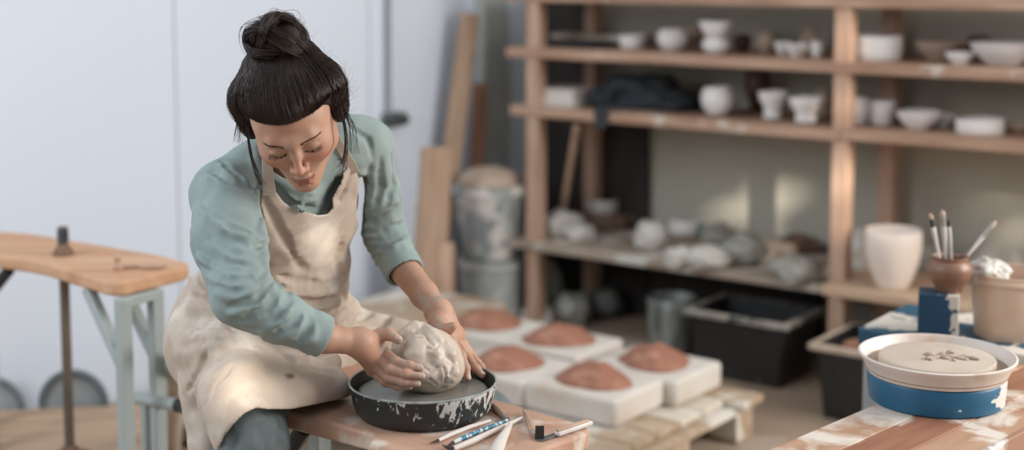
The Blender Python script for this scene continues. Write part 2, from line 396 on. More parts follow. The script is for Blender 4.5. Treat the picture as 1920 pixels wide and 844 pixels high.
tL = ([P(820, 604, 2.635), P(831, 619, 2.60), P(843, 616, 2.585), P(850, 611, 2.58)], [.0185, .0120, .0088, .0072])
hand(al, wrL, fL, tL, [(P(842, 634, 2.625), .0125), (P(850, 631, 2.645), .0125), (P(856, 629, 2.665), .012), (P(859, 627, 2.68), .0105)])
for pts, rs in fL[:3]: nail(al, pts[2], pts[3], rs[3], (.3, -.5, .8))
lv, lf = al.mesh(); lv = relax(lv, lf, 1, .4)
def claymask(v, c, rad, base):
    d = np.linalg.norm(v-np.array(c), axis=1); n = vnoise(v[:, 0], v[:, 1], v[:, 2], 55, 3)*.5+vnoise(v[:, 0], v[:, 1], v[:, 2], 160, 5)*.5
    return np.clip((base-(d/rad)+n*1.3)*1.7, 0, .85)
cR = claymask(av, P(775, 690, 2.46), .075, .75); cL = np.maximum(claymask(lv, P(885, 700, 2.58), .06, .8), claymask(lv, P(797, 562, 2.66), .030, .9)); cL = np.maximum(cL, claymask(lv, P(828, 610, 2.6), .028, .8))
def zz(n): return np.zeros(n)
def nailmask(v):
    m = np.zeros(len(v))
    for c, R in nails:
        q = (v-c) @ R; m = np.maximum(m, ((np.abs(q[:, 0]) < .0056) & (np.abs(q[:, 1]) < .0046) & (q[:, 2] > -.0006) & (q[:, 2] < .004))*.6)
    return m
ab = np.clip(1.6-np.linalg.norm(av-np.array(P(785, 700, 2.45)), axis=1)/.03, 0, .12); lb = np.clip(1.6-np.linalg.norm(lv-np.array(P(890, 705, 2.58)), axis=1)/.03, 0, .12)
# ---- hidden body under the clothes
bd = Sdf((-.85, 2.2, .02), (.15, 3.1, 1.2), .008)
pvR = P(445, 645, 2.80); pvL = P(545, 640, 2.92); knR = P(472, 834, 2.43); knL = P(912, 788, 2.93)
ftR = Vector((-.46, 2.50, .08)); ftL = Vector((.00, 3.0, .08))
bd.cone(pvR, pvL, .10, .10, .03); bd.cone(P(500, 640, 2.86), P(520, 500, 2.80), .11, .085, .03); bd.cone(P(520, 500, 2.80), P(530, 380, 2.76), .085, .085, .03)
bd.cone(P(530, 380, 2.76), P(540, 310, 2.70), .07, .045, .03)
bd.cone(shR, shL, .028, .026, .03); bd.cone(shR, elR, .036, .030, .02); bd.cone(shL, elL, .026, .026, .01)
bd.cone(elR, P(585, 622, 2.44), .033, .025, .01); bd.cone(elL, P(760, 508, 2.78), .028, .026, .01)
bd.chain([pvR, knR, ftR, ftR+Vector((.03, -.14, -.03))], [.075, .045, .032, .028], .02); bd.chain([pvL, knL, ftL, ftL+Vector((.10, -.10, -.03))], [.075, .045, .032, .028], .02)
bv, bf = bd.mesh()
pv, pf = joinm([(head_w, hf), (av, af), (lv, lf), (bv, bf)])
n1, n2, n3, n4 = len(head_w), len(av), len(lv), len(bv)
person = npmesh('person', pv, pf, skin, attrs=dict(clay=np.concatenate([zz(n1), cR, cL, zz(n4)]), blush=np.concatenate([blush, ab, lb, zz(n4)]),
                lip=np.concatenate([lip*.8, zz(n2+n3+n4)]), nail=np.concatenate([zz(n1), nailmask(av), nailmask(lv), zz(n4)])))
tag(person, 'young woman in a sage sweatshirt and beige apron bending over her clay', 'person')

# ---- brows, lashes
def on_face(x, z, lift=0.0):
    ys = np.arange(-.13, -.03, .0004); i = np.round((np.stack([np.full_like(ys, x), ys, np.full_like(ys, z)], 1)-hd.o)/hd.h).astype(int)
    d = hd.D[i[:, 0], i[:, 1], i[:, 2]]; k = np.nonzero(d < 0)[0][0]; return np.array([x, ys[k]-lift, z])
rn = np.random.RandomState(4)
for s in (-1, 1):
    B = []
    for q in range(190):
        t = rn.rand(); x = .0135+.034*t; z = .0150+.0040*math.sin(min(1, t*1.25)*1.75)-.004*max(0, t-.6)*2.5; wdt = .0023*(1-.75*t)+.0006
        z += rn.uniform(-1, 1)*wdt; L = .006; dx = L*(.55+.45*t); dz = L*(.40-.75*t)*(1 if rn.rand() < .9 else -.3)
        B.append([on_face(s*(x+dx*u), z+dz*u, .0003+.0004*u) for u in (0, .33, .66, 1)])
    sv, sf = strands(B, .00024, .00007); npmesh('eyebrow', h2w(sv), sf, lash_m, person)
    B = []
    for q in range(75):
        t = rn.rand(); x = .0165+.029*t; z = -.0065-.0045*math.sin(math.pi*(t*.9+.05))+.001*t; o = on_face(s*x, z, -.0002)
        L = .0045+.0050*t; dirv = np.array([s*(t-.35)*.7, -.75, -.55]); dirv /= np.linalg.norm(dirv)
        B.append([o, o+dirv*L*.4+np.array([0, 0, -.0004]), o+dirv*L*.75, o+dirv*L+np.array([0, 0, .0010])])
    for q in range(3): B.append([on_face(s*(.0150+.0315*t), -.0065-.0045*math.sin(math.pi*(t*.9+.05))+.001*t, .0001+.0002*q) for t in (0, .33, .66, 1)])
    sv, sf = strands(B, .00026, .00008); npmesh('eyelash', h2w(sv), sf, lash_m, person)
    B = [[on_face(s*(.0150+.0315*t), -.0065-.0045*math.sin(math.pi*(t*.9+.05))+.001*t, .0001) for t in np.linspace(0, 1, 14)]]
    sv, sf = strands(B, .0005, .0004, 5); npmesh('eyelid_line', h2w(sv), sf, lash_m, person)

# ---- hair
bun = np.array([-.001, .066, .122])
hs = Sdf((-.13, -.12, -.13), (.13, .16, .20), .0025)
hs.ell((0, .018, .028), (.098, .109, .092), .02)
hs.ell((0, .060, .085), (.050, .050, .045), .03)
x, y, z = hs.grid()
plane = (z-.058+.0035*np.cos(x*90))*.80+(y+.082)*.95+.9*np.maximum(np.abs(x)-.045, 0)*0
def ellf(c, r):
    a_, b_, c_ = x-c[0], y-c[1], z-c[2]; k0 = np.sqrt((a_/r[0])**2+(b_/r[1])**2+(c_/r[2])**2); return k0*(k0-1)/(np.sqrt((a_/r[0]**2)**2+(b_/r[1]**2)**2+(c_/r[2]**2)**2)+1e-6)
dh_ = smin(ellf((0, .018, .035), (.071, .090, .078)), ellf((0, -.028, .028), (.064, .056, .058)), .03)
pl_ = plane-.004-.041*np.minimum((np.abs(x)/.07)**2.5, .82)
hs.D = np.maximum(hs.D, (dh_-(.0045+.55*np.maximum(pl_, 0))).astype(np.float32))
hs.D = np.maximum(hs.D, -(plane-.004-.041*np.minimum((np.abs(x)/.07)**2.5, .82)).astype(np.float32)); hs.D += (.0016*vnoise(x*1.0+0*y+0*z, y*.3+0*x+0*z, z*.3+0*x+0*y, 120, 2)+.004*vnoise(x+0*y+0*z, y+0*x+0*z, z+0*x+0*y, 22, 9)).astype(np.float32)
for s_ in (-1, 1):
    hs.ell((s_*.079, .026, .004), (.019, .044, .050), .025)
capD = hs.D.copy()
hs.ell(bun, (.043, .041, .042), .006)
for q in range(9):
    a = q*2.4; d = np.array([math.cos(a)*.032, math.sin(a)*.024, .018*math.sin(a*1.7)]); hs.ell(bun+d, (.022, .020, .022), .006)
uv_, uf_ = hs.mesh(); uv_ = relax(uv_, uf_, 1)
hair = npmesh('hair', h2w(uv_), uf_, hair_u, person)
# strands over the cap, from hairline and nape up to the bun
c0 = np.array([0, .018, .028]); S = []
rad_ = np.arange(.06, .135, .0008)
def capR(d):
    q = c0+rad_[:, None]*d; i = np.clip(np.round((q-hs.o)/hs.h).astype(int), 0, hs.n-1); v_ = capD[i[:, 0], i[:, 1], i[:, 2]]; k = np.nonzero(v_ < .001)[0]
    return rad_[k[-1]] if len(k) else .095
N = 5200
base = bun+np.array([0, -.006, -.034])
bd_ = (base-c0); bd_ /= np.linalg.norm(bd_)
for q in range(N):
    a = rn.uniform(-math.pi, math.pi)          # 0 = forehead
    # hairline point
    if abs(a) < 1.0: xx_ = .071*a; p = np.array([xx_, -.0835+.050*abs(a)**2.3, .0615-.010*a*a-.003*math.exp(-(a/.25)**2)+rn.normal(0, .0012)])
    else:
        t = (abs(a)-1.0)/(math.pi-1.0); p = np.array([math.copysign(.084*math.cos(t*1.5), a), -.032+.11*t, .046-.120*math.sin(min(1, t*1.4)*1.45)])
    d0 = (p-c0); 
    d0 = d0/np.array([.098, .109, .092]); d0 /= np.linalg.norm(d0); d1 = (base-c0)/np.array([.098, .109, .092]); d1 /= np.linalg.norm(d1)
    lift = rn.uniform(.0, .0045)+(.004 if rn.rand() < .04 else 0); om = math.acos(np.clip(d0@d1, -1, 1)); path = []
    off = rn.normal(0, .05, 3); ph = rn.uniform(0, 6.28)
    for t in np.linspace(0, .99, 16):
        d = (math.sin((1-t)*om)*d0+math.sin(t*om)*d1)/math.sin(om)+off*math.sin(math.pi*t)*.6; d /= np.linalg.norm(d)
        dd = d*np.array([.098, .109, .092]); dd /= np.linalg.norm(dd); pt = c0+dd*(capR(dd)+lift*math.sin(math.pi*min(1, t*1.6+.1)))
        tb = .2 if abs(a) < .55 else .06
        if t < tb: s_ = (t/tb)**.8; pt = pt*s_+p*(1-s_) if abs(a) < 1.0 else pt
        pt = pt+.0012*np.array([math.sin(9*t+ph), 0, math.cos(7*t+ph)]); path.append(pt)
    S.append(path)
sv, sf = strands(S, .00042, .00028); npmesh('hair_strand', h2w(sv), sf, hair_m, person, smooth=True)
S = []
for q in range(3000):
    if q % 75 == 0: ax0 = rn.normal(0, 1, 3); ax0 /= np.linalg.norm(ax0); ur = rn.normal(0, 1, 3); sh0 = rn.uniform(-.022, .022); a00 = rn.uniform(0, 6.28); L0 = rn.uniform(1.6, 3.0); R00 = rn.uniform(.042, .053); w00 = rn.uniform(.85, 1.05)
    ax = ax0+rn.normal(0, .05, 3); ax /= np.linalg.norm(ax); u = np.cross(ax, ur); u /= np.linalg.norm(u); v_ = np.cross(ax, u)
    R = R00+rn.uniform(-.003, .004)+(.010*rn.rand() if rn.rand() < .05 else 0); sh = sh0+rn.normal(0, .0035); a0 = a00+rn.normal(0, .18); L = L0+rn.normal(0, .15); rr = math.sqrt(max(R*R-sh*sh, 1e-5))
    wob = w00+rn.normal(0, .01); S.append([bun+ax*sh+(u*math.cos(a0+L*t)*wob+v_*math.sin(a0+L*t)/wob)*rr*(1+.04*math.sin(5*t+q//75)) for t in np.linspace(0, 1, 16)])
sv, sf = strands(S, .00050, .0003); npmesh('hair_bun', h2w(sv), sf, hair_m, person)
S = []      # fly-aways and the locks by the temples
def wpath(pp, Y, jit, n=18):
    pp = np.array(pp, float); t = np.linspace(0, len(pp)-1, n); x = np.interp(t, np.arange(len(pp)), pp[:, 0]); y = np.interp(t, np.arange(len(pp)), pp[:, 1])
    k = np.array([1, 2, 3, 2, 1])/9; xp = np.convolve(np.pad(x, 2, 'edge'), k, 'valid'); yp = np.convolve(np.pad(y, 2, 'edge'), k, 'valid')
    ph = rn.uniform(0, 6.28, 3); g_ = np.linspace(0, 1, n)
    return [np.array(P(xp[i]+jit*(.3+g_[i])*math.sin(3*g_[i]+ph[0]), yp[i]+jit*.5*math.sin(4*g_[i]+ph[1]), Y[0]+(Y[1]-Y[0])*g_[i]+.004*math.sin(3*g_[i]+ph[2]))) for i in range(n)]
for q in range(42): S.append(wpath([(462+rn.uniform(-6, 6), 205), (463, 245), (470, 290), (480, 322), (494+rn.uniform(-8, 6), 350)], (2.54, 2.50), 3.2))
sv, sf = strands(S, .00045, .00015); npmesh('loose_lock', sv, sf, hair_m, person); S = []
for q in range(50): S.append(wpath([(632+rn.uniform(-5, 6), 190), (645, 225), (650, 262), (648, 300), (638+rn.uniform(-10, 8), 335-rn.uniform(0, 40))], (2.54, 2.52), 4))
for q in range(24): S.append(wpath([(628+rn.uniform(-6, 6), 190), (650, 215), (662, 240), (664+rn.uniform(-9, 9), 290)], (2.56, 2.54), 6))
sv, sf = strands(S, .00045, .00015); npmesh('loose_lock', sv, sf, hair_m, person); S = []
for q in range(26): S.append(wpath([(455, 190), (450, 215), (446, 240), (448+rn.uniform(-9, 9), 270)], (2.57, 2.56), 5))
sv, sf = strands(S, .00050, .00015); npmesh('loose_lock', sv, sf, hair_m, person)
S = []
for q in range(100):
    a = rn.uniform(-.4, math.pi+.4); r0 = 98; cx, cy = 549, 190; x0 = cx+r0*math.cos(a); y0 = cy-92*math.sin(a); L = rn.uniform(12, 42); b = a+rn.uniform(-1.3, 1.3)
    S.append(wpath([(x0, y0), (x0+L*.5*math.cos(b), y0-L*.5*math.sin(b)), (x0+L*math.cos(b+.8), y0-L*math.sin(b+.8))], (2.58, 2.58+rn.uniform(-.04, .04)), 5, 10))
for q in range(70):
    a = rn.uniform(0, 6.28); x0 = 523+52*math.cos(a); y0 = 72-44*math.sin(a); L = rn.uniform(8, 26); b = a+rn.uniform(-1.6, 1.6)
    S.append(wpath([(x0, y0), (x0+L*.5*math.cos(b), y0-L*.5*math.sin(b)), (x0+L*math.cos(b+1.3), y0-L*math.sin(b+1.3))], (2.60, 2.60), 5, 10))
sv, sf = strands(S, .00020, .00007); npmesh('flyaway_hair', sv, sf, hair_m, person)

# ---- clothes
def torso(s, g=0.0, k=.05):
    s.cone(P(495, 392, 2.72), P(568, 372, 2.80), .098+g, .098+g, k)
    s.cone(P(495, 392, 2.72), P(478, 520, 2.80), .098+g, .098+g, k); s.cone(P(568, 372, 2.80), P(545, 505, 2.86), .098+g, .098+g, k)
    s.cone(P(478, 520, 2.80), P(450, 630, 2.80), .098+g, .120+g, k); s.cone(P(545, 505, 2.86), P(530, 630, 2.92), .098+g, .115+g, k)
    s.cone(P(478, 350, 2.665), P(610, 306, 2.745), .070+g, .070+g, k)
LO, HI = (-.86, 2.28, .50), (.06, 3.10, 1.28)
sh = Sdf(LO, HI, .0034)
torso(sh)
sh.cone(P(478, 350, 2.665), P(420, 362, 2.60), .070, .058, .04); sh.cone(P(610, 306, 2.745), P(688, 268, 2.77), .070, .048, .04)
sh.cone(P(505, 315, 2.665), P(560, 290, 2.69), .052, .052, .04); sh.cone(P(560, 290, 2.69), P(640, 262, 2.74), .052, .050, .04)
sh.cone(P(420, 365, 2.60), P(430, 450, 2.515), .058, .066, .02); sh.cone(P(430, 450, 2.515), P(455, 555, 2.42), .066, .052, .02)
sh.cone(P(455, 555, 2.42), P(530, 598, 2.425), .052, .045, .02, wr=(.010, .030, 1)); sh.cone(P(530, 598, 2.425), P(590, 624, 2.44), .043, .037, .01)
sh.cone(P(688, 270, 2.77), P(708, 360, 2.82), .048, .044, .02); sh.cone(P(708, 360, 2.82), P(722, 440, 2.85), .044, .046, .02, wr=(.008, .05, 4))
sh.cone(P(722, 440, 2.85), P(745, 485, 2.81), .046, .039, .012, wr=(.010, .022, 5)); sh.cone(P(745, 485, 2.81), P(757, 508, 2.785), .037, .036, .006)
sh.ell(hit(sh, 560, 372, 0), (.03, .03, .03), .04, '+')
G = [[(372, 375), (400, 400), (440, 425), (478, 442), (496, 436)], [(392, 445), (440, 472), (485, 478), (497, 470)], [(372, 470), (415, 500), (465, 504), (495, 492)],
     [(447, 452), (468, 462), (494, 458)], [(405, 538), (445, 548), (490, 520), (500, 500)], [(430, 577), (478, 562), (512, 524)], [(462, 594), (500, 582), (522, 548)],
     [(484, 608), (522, 592), (545, 562)], [(522, 622), (552, 606), (566, 582)], [(388, 505), (430, 525), (470, 520)], [(395, 320), (440, 345), (480, 350)], [(415, 300), (450, 330), (482, 380)],
     [(490, 400), (480, 430), (495, 440)], [(560, 636), (578, 620), (585, 600)],
     [(674, 408), (700, 402), (742, 388)], [(674, 430), (705, 440), (748, 420)], [(680, 447), (716, 456), (758, 440)], [(690, 463), (726, 470), (766, 456)], [(706, 482), (738, 480), (770, 470)],
     [(735, 292), (740, 345), (722, 395)], [(695, 310), (688, 350), (674, 392)], [(714, 300), (716, 350), (700, 390)], [(520, 348), (552, 368), (590, 372)], [(505, 340), (525, 385)], [(540, 362), (575, 385), (610, 392)],
     [(660, 240), (690, 262), (700, 300)], [(645, 300), (668, 330), (674, 370)]]
Rg = [[(x+2, y+11) for x, y in q] for q in G[:14]]+[[(x+1, y-9) for x, y in q] for q in G[14:19]]
strokes(sh, Rg, .0075, .015, '+', -.001)
strokes(sh, G, .0058, .0065, '-', .0008)
x, y, z = sh.grid(); sl, xx, yy, zz_ = sh.win(LO, HI)
nz = np.zeros(sh.D.shape, np.float32); near = np.abs(sh.D) < .02; idx = np.nonzero(near)
px_, py_, pz_ = sh.ax[0][idx[0]], sh.ax[1][idx[1]], sh.ax[2][idx[2]]
sh.D[idx] += (.0035*(1-np.abs(vnoise(px_, py_, pz_, 22, 11))*2)*.6+.0012*vnoise(px_, py_, pz_, 60, 12)).astype(np.float32)
# ribbed cuffs
dR = np.array(P(612, 634, 2.45)-P(560, 612, 2.435)); dL = np.array(P(760, 514, 2.78)-P(745, 485, 2.81))
sh.cone(P(588, 623, 2.44), P(612, 633, 2.447), .0395, .0380, .003); sh.cone(P(749, 492, 2.80), P(762, 516, 2.775), .0405, .0400, .003)
eR = P(610, 632, 2.447); cuthole(sh, eR, dR, .07, .0300); eL = P(760, 512, 2.778); cuthole(sh, eL, dL, .07, .0325)
# neck opening
sh.cone(P(548, 300, 2.66), P(548, 240, 2.60), .050, .075, .01, '-')
shD = sh.D.copy()

# jeans
jn = Sdf((-.80, 2.25, .06), (.12, 3.12, .86), .005)
jn.cone(P(448, 645, 2.82), P(540, 640, 2.92), .105, .105, .04)
jn.chain([P(455, 660, 2.80), P(471, 834, 2.43), Vector((-.47, 2.50, .10))], [.085, .063, .052], .02); jn.chain([P(560, 640, 2.93), P(912, 786, 2.93), Vector((.0, 3.02, .10))], [.085, .058, .05], .02)
x, y, z = jn.grid(); jn.D += (.0025*vnoise(x+0*y+0*z, y+0*x+0*z, z*.5+0*x+0*y, 26, 2)).astype(np.float32)
strokes(jn, [[(520, 780), (528, 815), (524, 844)], [(425, 800), (440, 830), (436, 844)]], .003, .01, '-')
v, f = jn.mesh(); v = relax(v, f, 1); jeans = npmesh('jeans', v, f, jean_m, person)
# shoes
for c_, dv in ((Vector((-.47, 2.50, .0)), Vector((.02, -1, 0))), (Vector((0, 3.02, .0)), Vector((.7, -.7, 0)))):
    shs = Sdf((c_.x-.2, c_.y-.3, -.005), (c_.x+.3, c_.y+.1, .14), .006); dv.normalize()
    shs.chain([c_-dv*.03+Vector((0, 0, .04)), c_+dv*.06+Vector((0, 0, .045)), c_+dv*.17+Vector((0, 0, .03))], [.04, .042, .034], .02); shs.half((0, 0, .002), (0, 0, 1))
    v, f = shs.mesh(); npmesh('shoe', v, f, nmat('shoe', rgb(70, 66, 62), .7), person)

# apron
ap = Sdf(LO, HI, .0034); random.seed(1)
torso(ap, .006, .05)
ap.cone(P(455, 630, 2.80), P(545, 625, 2.92), .132, .115, .05)
ap.cone(P(440, 648, 2.78), P(462, 752, 2.47), .112, .072, .05)
ap.cone(P(462, 752, 2.47), P(470, 800, 2.43), .072, .070, .03)
ap.cone(P(560, 630, 2.93), P(735, 662, 2.95), .105, .060, .05); ap.cone(P(735, 662, 2.95), P(800, 700, 2.95), .060, .055, .05)
ap.cone(P(500, 680, 2.66), P(545, 738, 2.50), .075, .035, .05); ap.cone(P(560, 680, 2.75), P(618, 722, 2.58), .075, .022, .06)
ap.cone(P(545, 738, 2.50), P(618, 724, 2.57), .035, .022, .05); ap.cone(P(618, 724, 2.575), P(648, 728, 2.60), .016, .012, .02); ap.cone(P(630, 670, 2.88), P(680, 690, 2.86), .06, .03, .05)
ap.cone(P(385, 740, 2.66), P(392, 860, 2.60), .045, .030, .04)
G = [[(494, 372), (512, 405), (535, 450), (560, 498), (574, 504)], [(655, 330), (640, 360), (628, 385)], [(500, 536), (560, 545), (640, 528)], [(530, 562), (590, 568), (646, 556)], [(520, 515), (560, 530), (600, 528)],
     [(358, 558), (420, 572), (470, 596)], [(372, 520), (400, 545), (440, 560)], [(350, 612), (430, 612), (500, 640), (570, 664), (640, 664)], [(338, 650), (380, 640), (420, 640)],
     [(560, 600), (620, 590), (660, 560)], [(600, 630), (650, 600), (668, 575)], [(668, 600), (690, 590), (700, 580)], [(700, 618), (722, 605), (730, 592)],
     [(352, 740), (375, 690), (390, 660)], [(385, 760), (400, 720), (430, 690)], [(640, 450), (630, 490), (645, 515)], [(650, 530), (640, 550), (655, 570)], [(450, 610), (510, 650), (560, 690), (620, 700)]]
strokes(ap, [[(x+2, y+13) for x, y in q] for q in G[2:10]], .008, .030, '+', -.001)
strokes(ap, G, .0065, .014, '-', .0015)
idx = np.nonzero(np.abs(ap.D) < .03); px_, py_, pz_ = ap.ax[0][idx[0]], ap.ax[1][idx[1]], ap.ax[2][idx[2]]
ap.D[idx] += (.0040*(1-2*np.abs(vnoise(px_, py_, pz_, 15, 21)))*.7+.0014*vnoise(px_, py_, pz_, 48, 22)).astype(np.float32)
# stand the bib off the chest along its neckline
poly = [(486, 368), (492, 356), (506, 352), (518, 360), (532, 378), (548, 390), (572, 396), (596, 403), (614, 401), (624, 388), (622, 372), (630, 356), (640, 340), (644, 322), (656, 306), (667, 312), (674, 340), (670, 370), (668, 400),
        (676, 440), (682, 470), (684, 500), (684, 525), (690, 550), (720, 555), (830, 600), (840, 760), (652, 746), (600, 757), (545, 768), (500, 768), (480, 765), (458, 776), (438, 796), (420, 818), (408, 850), (404, 900), (330, 900), (300, 700), (300, 560),
        (372, 508), (400, 500), (470, 500), (492, 470), (494, 420)]
gx, gy, gz = np.meshgrid(*ap.ax, indexing='ij') if False else (None, None, None)
def polydist(X, Y, poly):
    d = np.full(X.shape, 1e9, np.float32); ins = np.zeros(X.shape, bool); n = len(poly)
    for i in range(n):
        x0, y0 = poly[i]; x1, y1 = poly[(i+1) % n]; ex, ey = x1-x0, y1-y0
        t = np.clip(((X-x0)*ex+(Y-y0)*ey)/(ex*ex+ey*ey+1e-9), 0, 1); d = np.minimum(d, (X-x0-t*ex)**2+(Y-y0-t*ey)**2)
        c = ((y0 > Y) != (y1 > Y)); ins ^= c & (X < (ex)*(Y-y0)/((ey) if ey else 1e-9)+x0)
    d = np.sqrt(d); return np.where(ins, -d, d)
A = np.full(ap.D.shape, .2, np.float32); idx = np.nonzero(np.abs(ap.D) < .03)
wx, wy, wz = ap.ax[0][idx[0]], ap.ax[1][idx[1]], ap.ax[2][idx[2]]
PXs, PYs = proj(wx, wy, wz); pdm = polydist(PXs.astype(np.float32), PYs.astype(np.float32), poly)*.00098
d0 = ap.D[idx]
off = .009*np.exp(-np.clip(-pdm, 0, 1)/.018)*np.clip((440-PYs)/50, 0, 1)*np.clip((PXs-550)/50, 0, 1)*np.clip((660-PXs)/20, 0, 1)
shell = np.abs(d0-off-.001)-.0038
d = np.maximum(shell, pdm)
front = wy-(2.80+.5*np.clip((PYs-445)/110, 0, 1)**1.5); d = np.where(PYs < 560, np.maximum(d, front), d)
A[idx] = d
cl_ = (pdm < .014) & (d0 < .013) & (PYs > 330)
sD = sh.D[idx]; sh.D[idx] = np.where(cl_ & (sD > -.035), np.maximum(sD, d0+.0065), sD).astype(np.float32)
v, f = sh.mesh(); v = relax(v, f, 1, .5); shirt = npmesh('sweatshirt', v, f, shirt_m, person); sh.D = shD
v, f = ap.mesh(A); v = relax(v, f, 2, .5)
px2, py2 = proj(v[:, 0], v[:, 1], v[:, 2]); n_ = vnoise(v[:, 0], v[:, 1], v[:, 2], 30, 5)*.6+vnoise(v[:, 0], v[:, 1], v[:, 2], 90, 6)*.5
blob = lambda cx, cy, rx, ry: np.exp(-((px2-cx)/rx)**2-((py2-cy)/ry)**2)
dust = np.clip((blob(595, 470, 45, 50)*.9+blob(450, 680, 60, 50)*.2+blob(600, 420, 25, 30)-.35+n_*.45)*1.3, 0, .8); stain = np.clip((blob(545, 705, 13, 8)-.45+n_*.6)*2.2, 0, .9)
apron = npmesh('apron', v, f, apron_m, person, attrs=dict(dust=dust, stain=stain))
def ribbon(pts, wpx, name, lift):
    mb = MB(); h = [hit(sh, p[0], p[1], lift) if len(p) == 2 else np.array(P(*p)) for p in pts]; V = []
    for i, p in enumerate(h):
        t = h[min(i+1, len(h)-1)]-h[max(i-1, 0)]; vdir = p-np.array(cam.location); s_ = np.cross(t, vdir); s_ /= np.linalg.norm(s_); nn = np.cross(s_, t); nn /= np.linalg.norm(nn)
        if nn @ vdir > 0: nn = -nn
        wd = wpx[i]*.00048; V += [p-s_*wd, p+s_*wd, p+s_*wd+nn*.0025, p-s_*wd+nn*.0025]
    n = len(h); Fq = [(i*4+k, i*4+(k+1) % 4, i*4+4+(k+1) % 4, i*4+4+k) for i in range(n-1) for k in range(4)]+[(0, 1, 2, 3), (4*n-4, 4*n-1, 4*n-2, 4*n-3)]
    mb.add(V, Fq); return mb.obj(name, apron_m, apron, bevel=.001)
ribbon([(505, 368), (504, 350), (503, 335), (502, 320), (501, 305, 2.600), (500, 290, 2.610), (500, 272, 2.635)], [26, 24, 21, 21, 20, 20, 20], 'strap', .006)
ribbon([(662, 325), (656, 308), (648, 293), (641, 280), (634, 268), (626, 252)], [26, 24, 20, 18, 18, 18], 'strap', .008)
# ------------------------------------------------------------------ setting
U = Vector((-.799, .602, 0)); V = Vector((.602, .799, 0)); P0 = Vector((1.117, 4.76, 0))
ZU = math.atan2(U.y, U.x)                      # rotation whose x axis runs along the rack to the left
def SF(u, v, z): return P0+U*u+V*v+Vector((0, 0, z))
RS = Matrix.Rotation(ZU, 3, 'Z')
def ufor(px, v, z):
    a, b = -2.5, 3.0
    for _ in range(50):
        m = (a+b)/2; p = SF(m, v, z); x = proj(p.x, p.y, p.z)[0]
        if x > px: a = m
        else: b = m
    return (a+b)/2
def dep(p): return p.y*math.cos(TH)-(p.z-CH)*math.sin(TH)
floor_m = nmat('dusty_floor', rgb(158, 136, 114), .8, rgb(138, 116, 96), scale=3, contrast=.5, c3=rgb(186, 172, 156), s3=2.2, lo3=.5, hi3=.65, bump=.3, bscale=30)
wallL_m = nmat('white_panel', rgb(212, 218, 227), .75, rgb(206, 212, 222), scale=1.2, contrast=.8, bump=.15, bscale=12)
wallB_m = nmat('grey_plaster', rgb(180, 173, 156), .9, rgb(168, 162, 146), scale=2, contrast=.6, bump=.3, bscale=25)
trim_m = nmat('grey_paint', rgb(168, 170, 164), .7, rgb(155, 157, 150), scale=5)
b = MB(); b.box((0, 4, -.05), (12, 12, .1)); struct(b.obj('floor', floor_m))
# back wall behind the rack
b = MB(); b.box((-.2, 0, 1.5), (4.6, .1, 3.0)); o = struct(b.obj('wall_back', wallB_m, loc=SF(0, .53, 0), rotz=ZU))
# white wall on the left, in vertical panels
WL0 = Vector((-1.62, 4.25, 0)); WD = Vector((.66, .75, 0)).normalized(); WN = Vector((-WD.y, WD.x, 0)); ZW = math.atan2(WD.y, WD.x)
b = MB(); edges = [-3.0, -1.15, .73, 1.62, 2.60]
for i in range(4): b.box(((edges[i]+edges[i+1])/2, .05, 1.5), (edges[i+1]-edges[i]-.004, .1, 3.0))
b.box((-.2, .08, 1.5), (5.6, .08, 3.0))
o = struct(b.obj('wall_left', wallL_m, loc=WL0, rotz=ZW, smooth=False, bevel=.003))
cp = P(912, 300, 5.98)
b = MB(); b.box((0, 0, 1.5), (.16, .12, 3.0)); struct(b.obj('trim_corner_pillar', trim_m, loc=(cp.x, cp.y, 0), rotz=ZW, bevel=.01))
# added gobo wall, unseen behind the camera: openings cut to shape the sun patches
WY = -1.7
def to_gobo(p):
    t = (WY-p[1])/SUN.y; return (p[0]+SUN.x*t, p[2]+SUN.z*t)
def cut_gobo(holes):
    gx = {-4.5, 5.0}; gz = {0.0, 5.0}
    for h in holes:
        for vals, g_ in (([p[0] for p in h], gx), ([p[1] for p in h], gz)):
            lo_, hi_ = min(vals), max(vals); n = max(2, int((hi_-lo_)/.012)); g_.update(lo_+(hi_-lo_)*k/n for k in range(n+1))
    gx, gz = sorted(gx), sorted(gz)
    cx = (np.array(gx[1:])+np.array(gx[:-1]))/2; cz = (np.array(gz[1:])+np.array(gz[:-1]))/2; C_ = np.meshgrid(cx, cz, indexing='ij'); op = np.zeros(C_[0].shape, bool)
    for h in holes: op |= polydist(C_[0].astype(np.float32), C_[1].astype(np.float32), h) < 0
    nz_ = len(gz); v = [(a, 0, c) for a in gx for c in gz]; f = [(i*nz_+k, (i+1)*nz_+k, (i+1)*nz_+k+1, i*nz_+k+1) for i in range(len(gx)-1) for k in range(nz_-1) if not op[i, k]]
    o = npmesh('wall_gobo', np.array(v), np.array(f), wallL_m, smooth=False); o.location = (0, WY, 0)
    m_ = o.modifiers.new('solid', 'SOLIDIFY'); m_.thickness = .03
    return struct(o)
def rect(a, b_, c, d): return [(a, c), (b_, c), (b_, d), (a, d)]
def backwall(px, py):
    r = ray(px, py); t = ((SF(0, .48, 0)-Vector((0, 0, CH))).dot(V))/r.dot(V); return Vector((0, 0, CH))+r*t
def streak(pts): return [to_gobo(backwall(x, y)) for x, y in pts]
def opening(pts, Y): return [to_gobo(P(x, y, Y)) for x, y in pts]
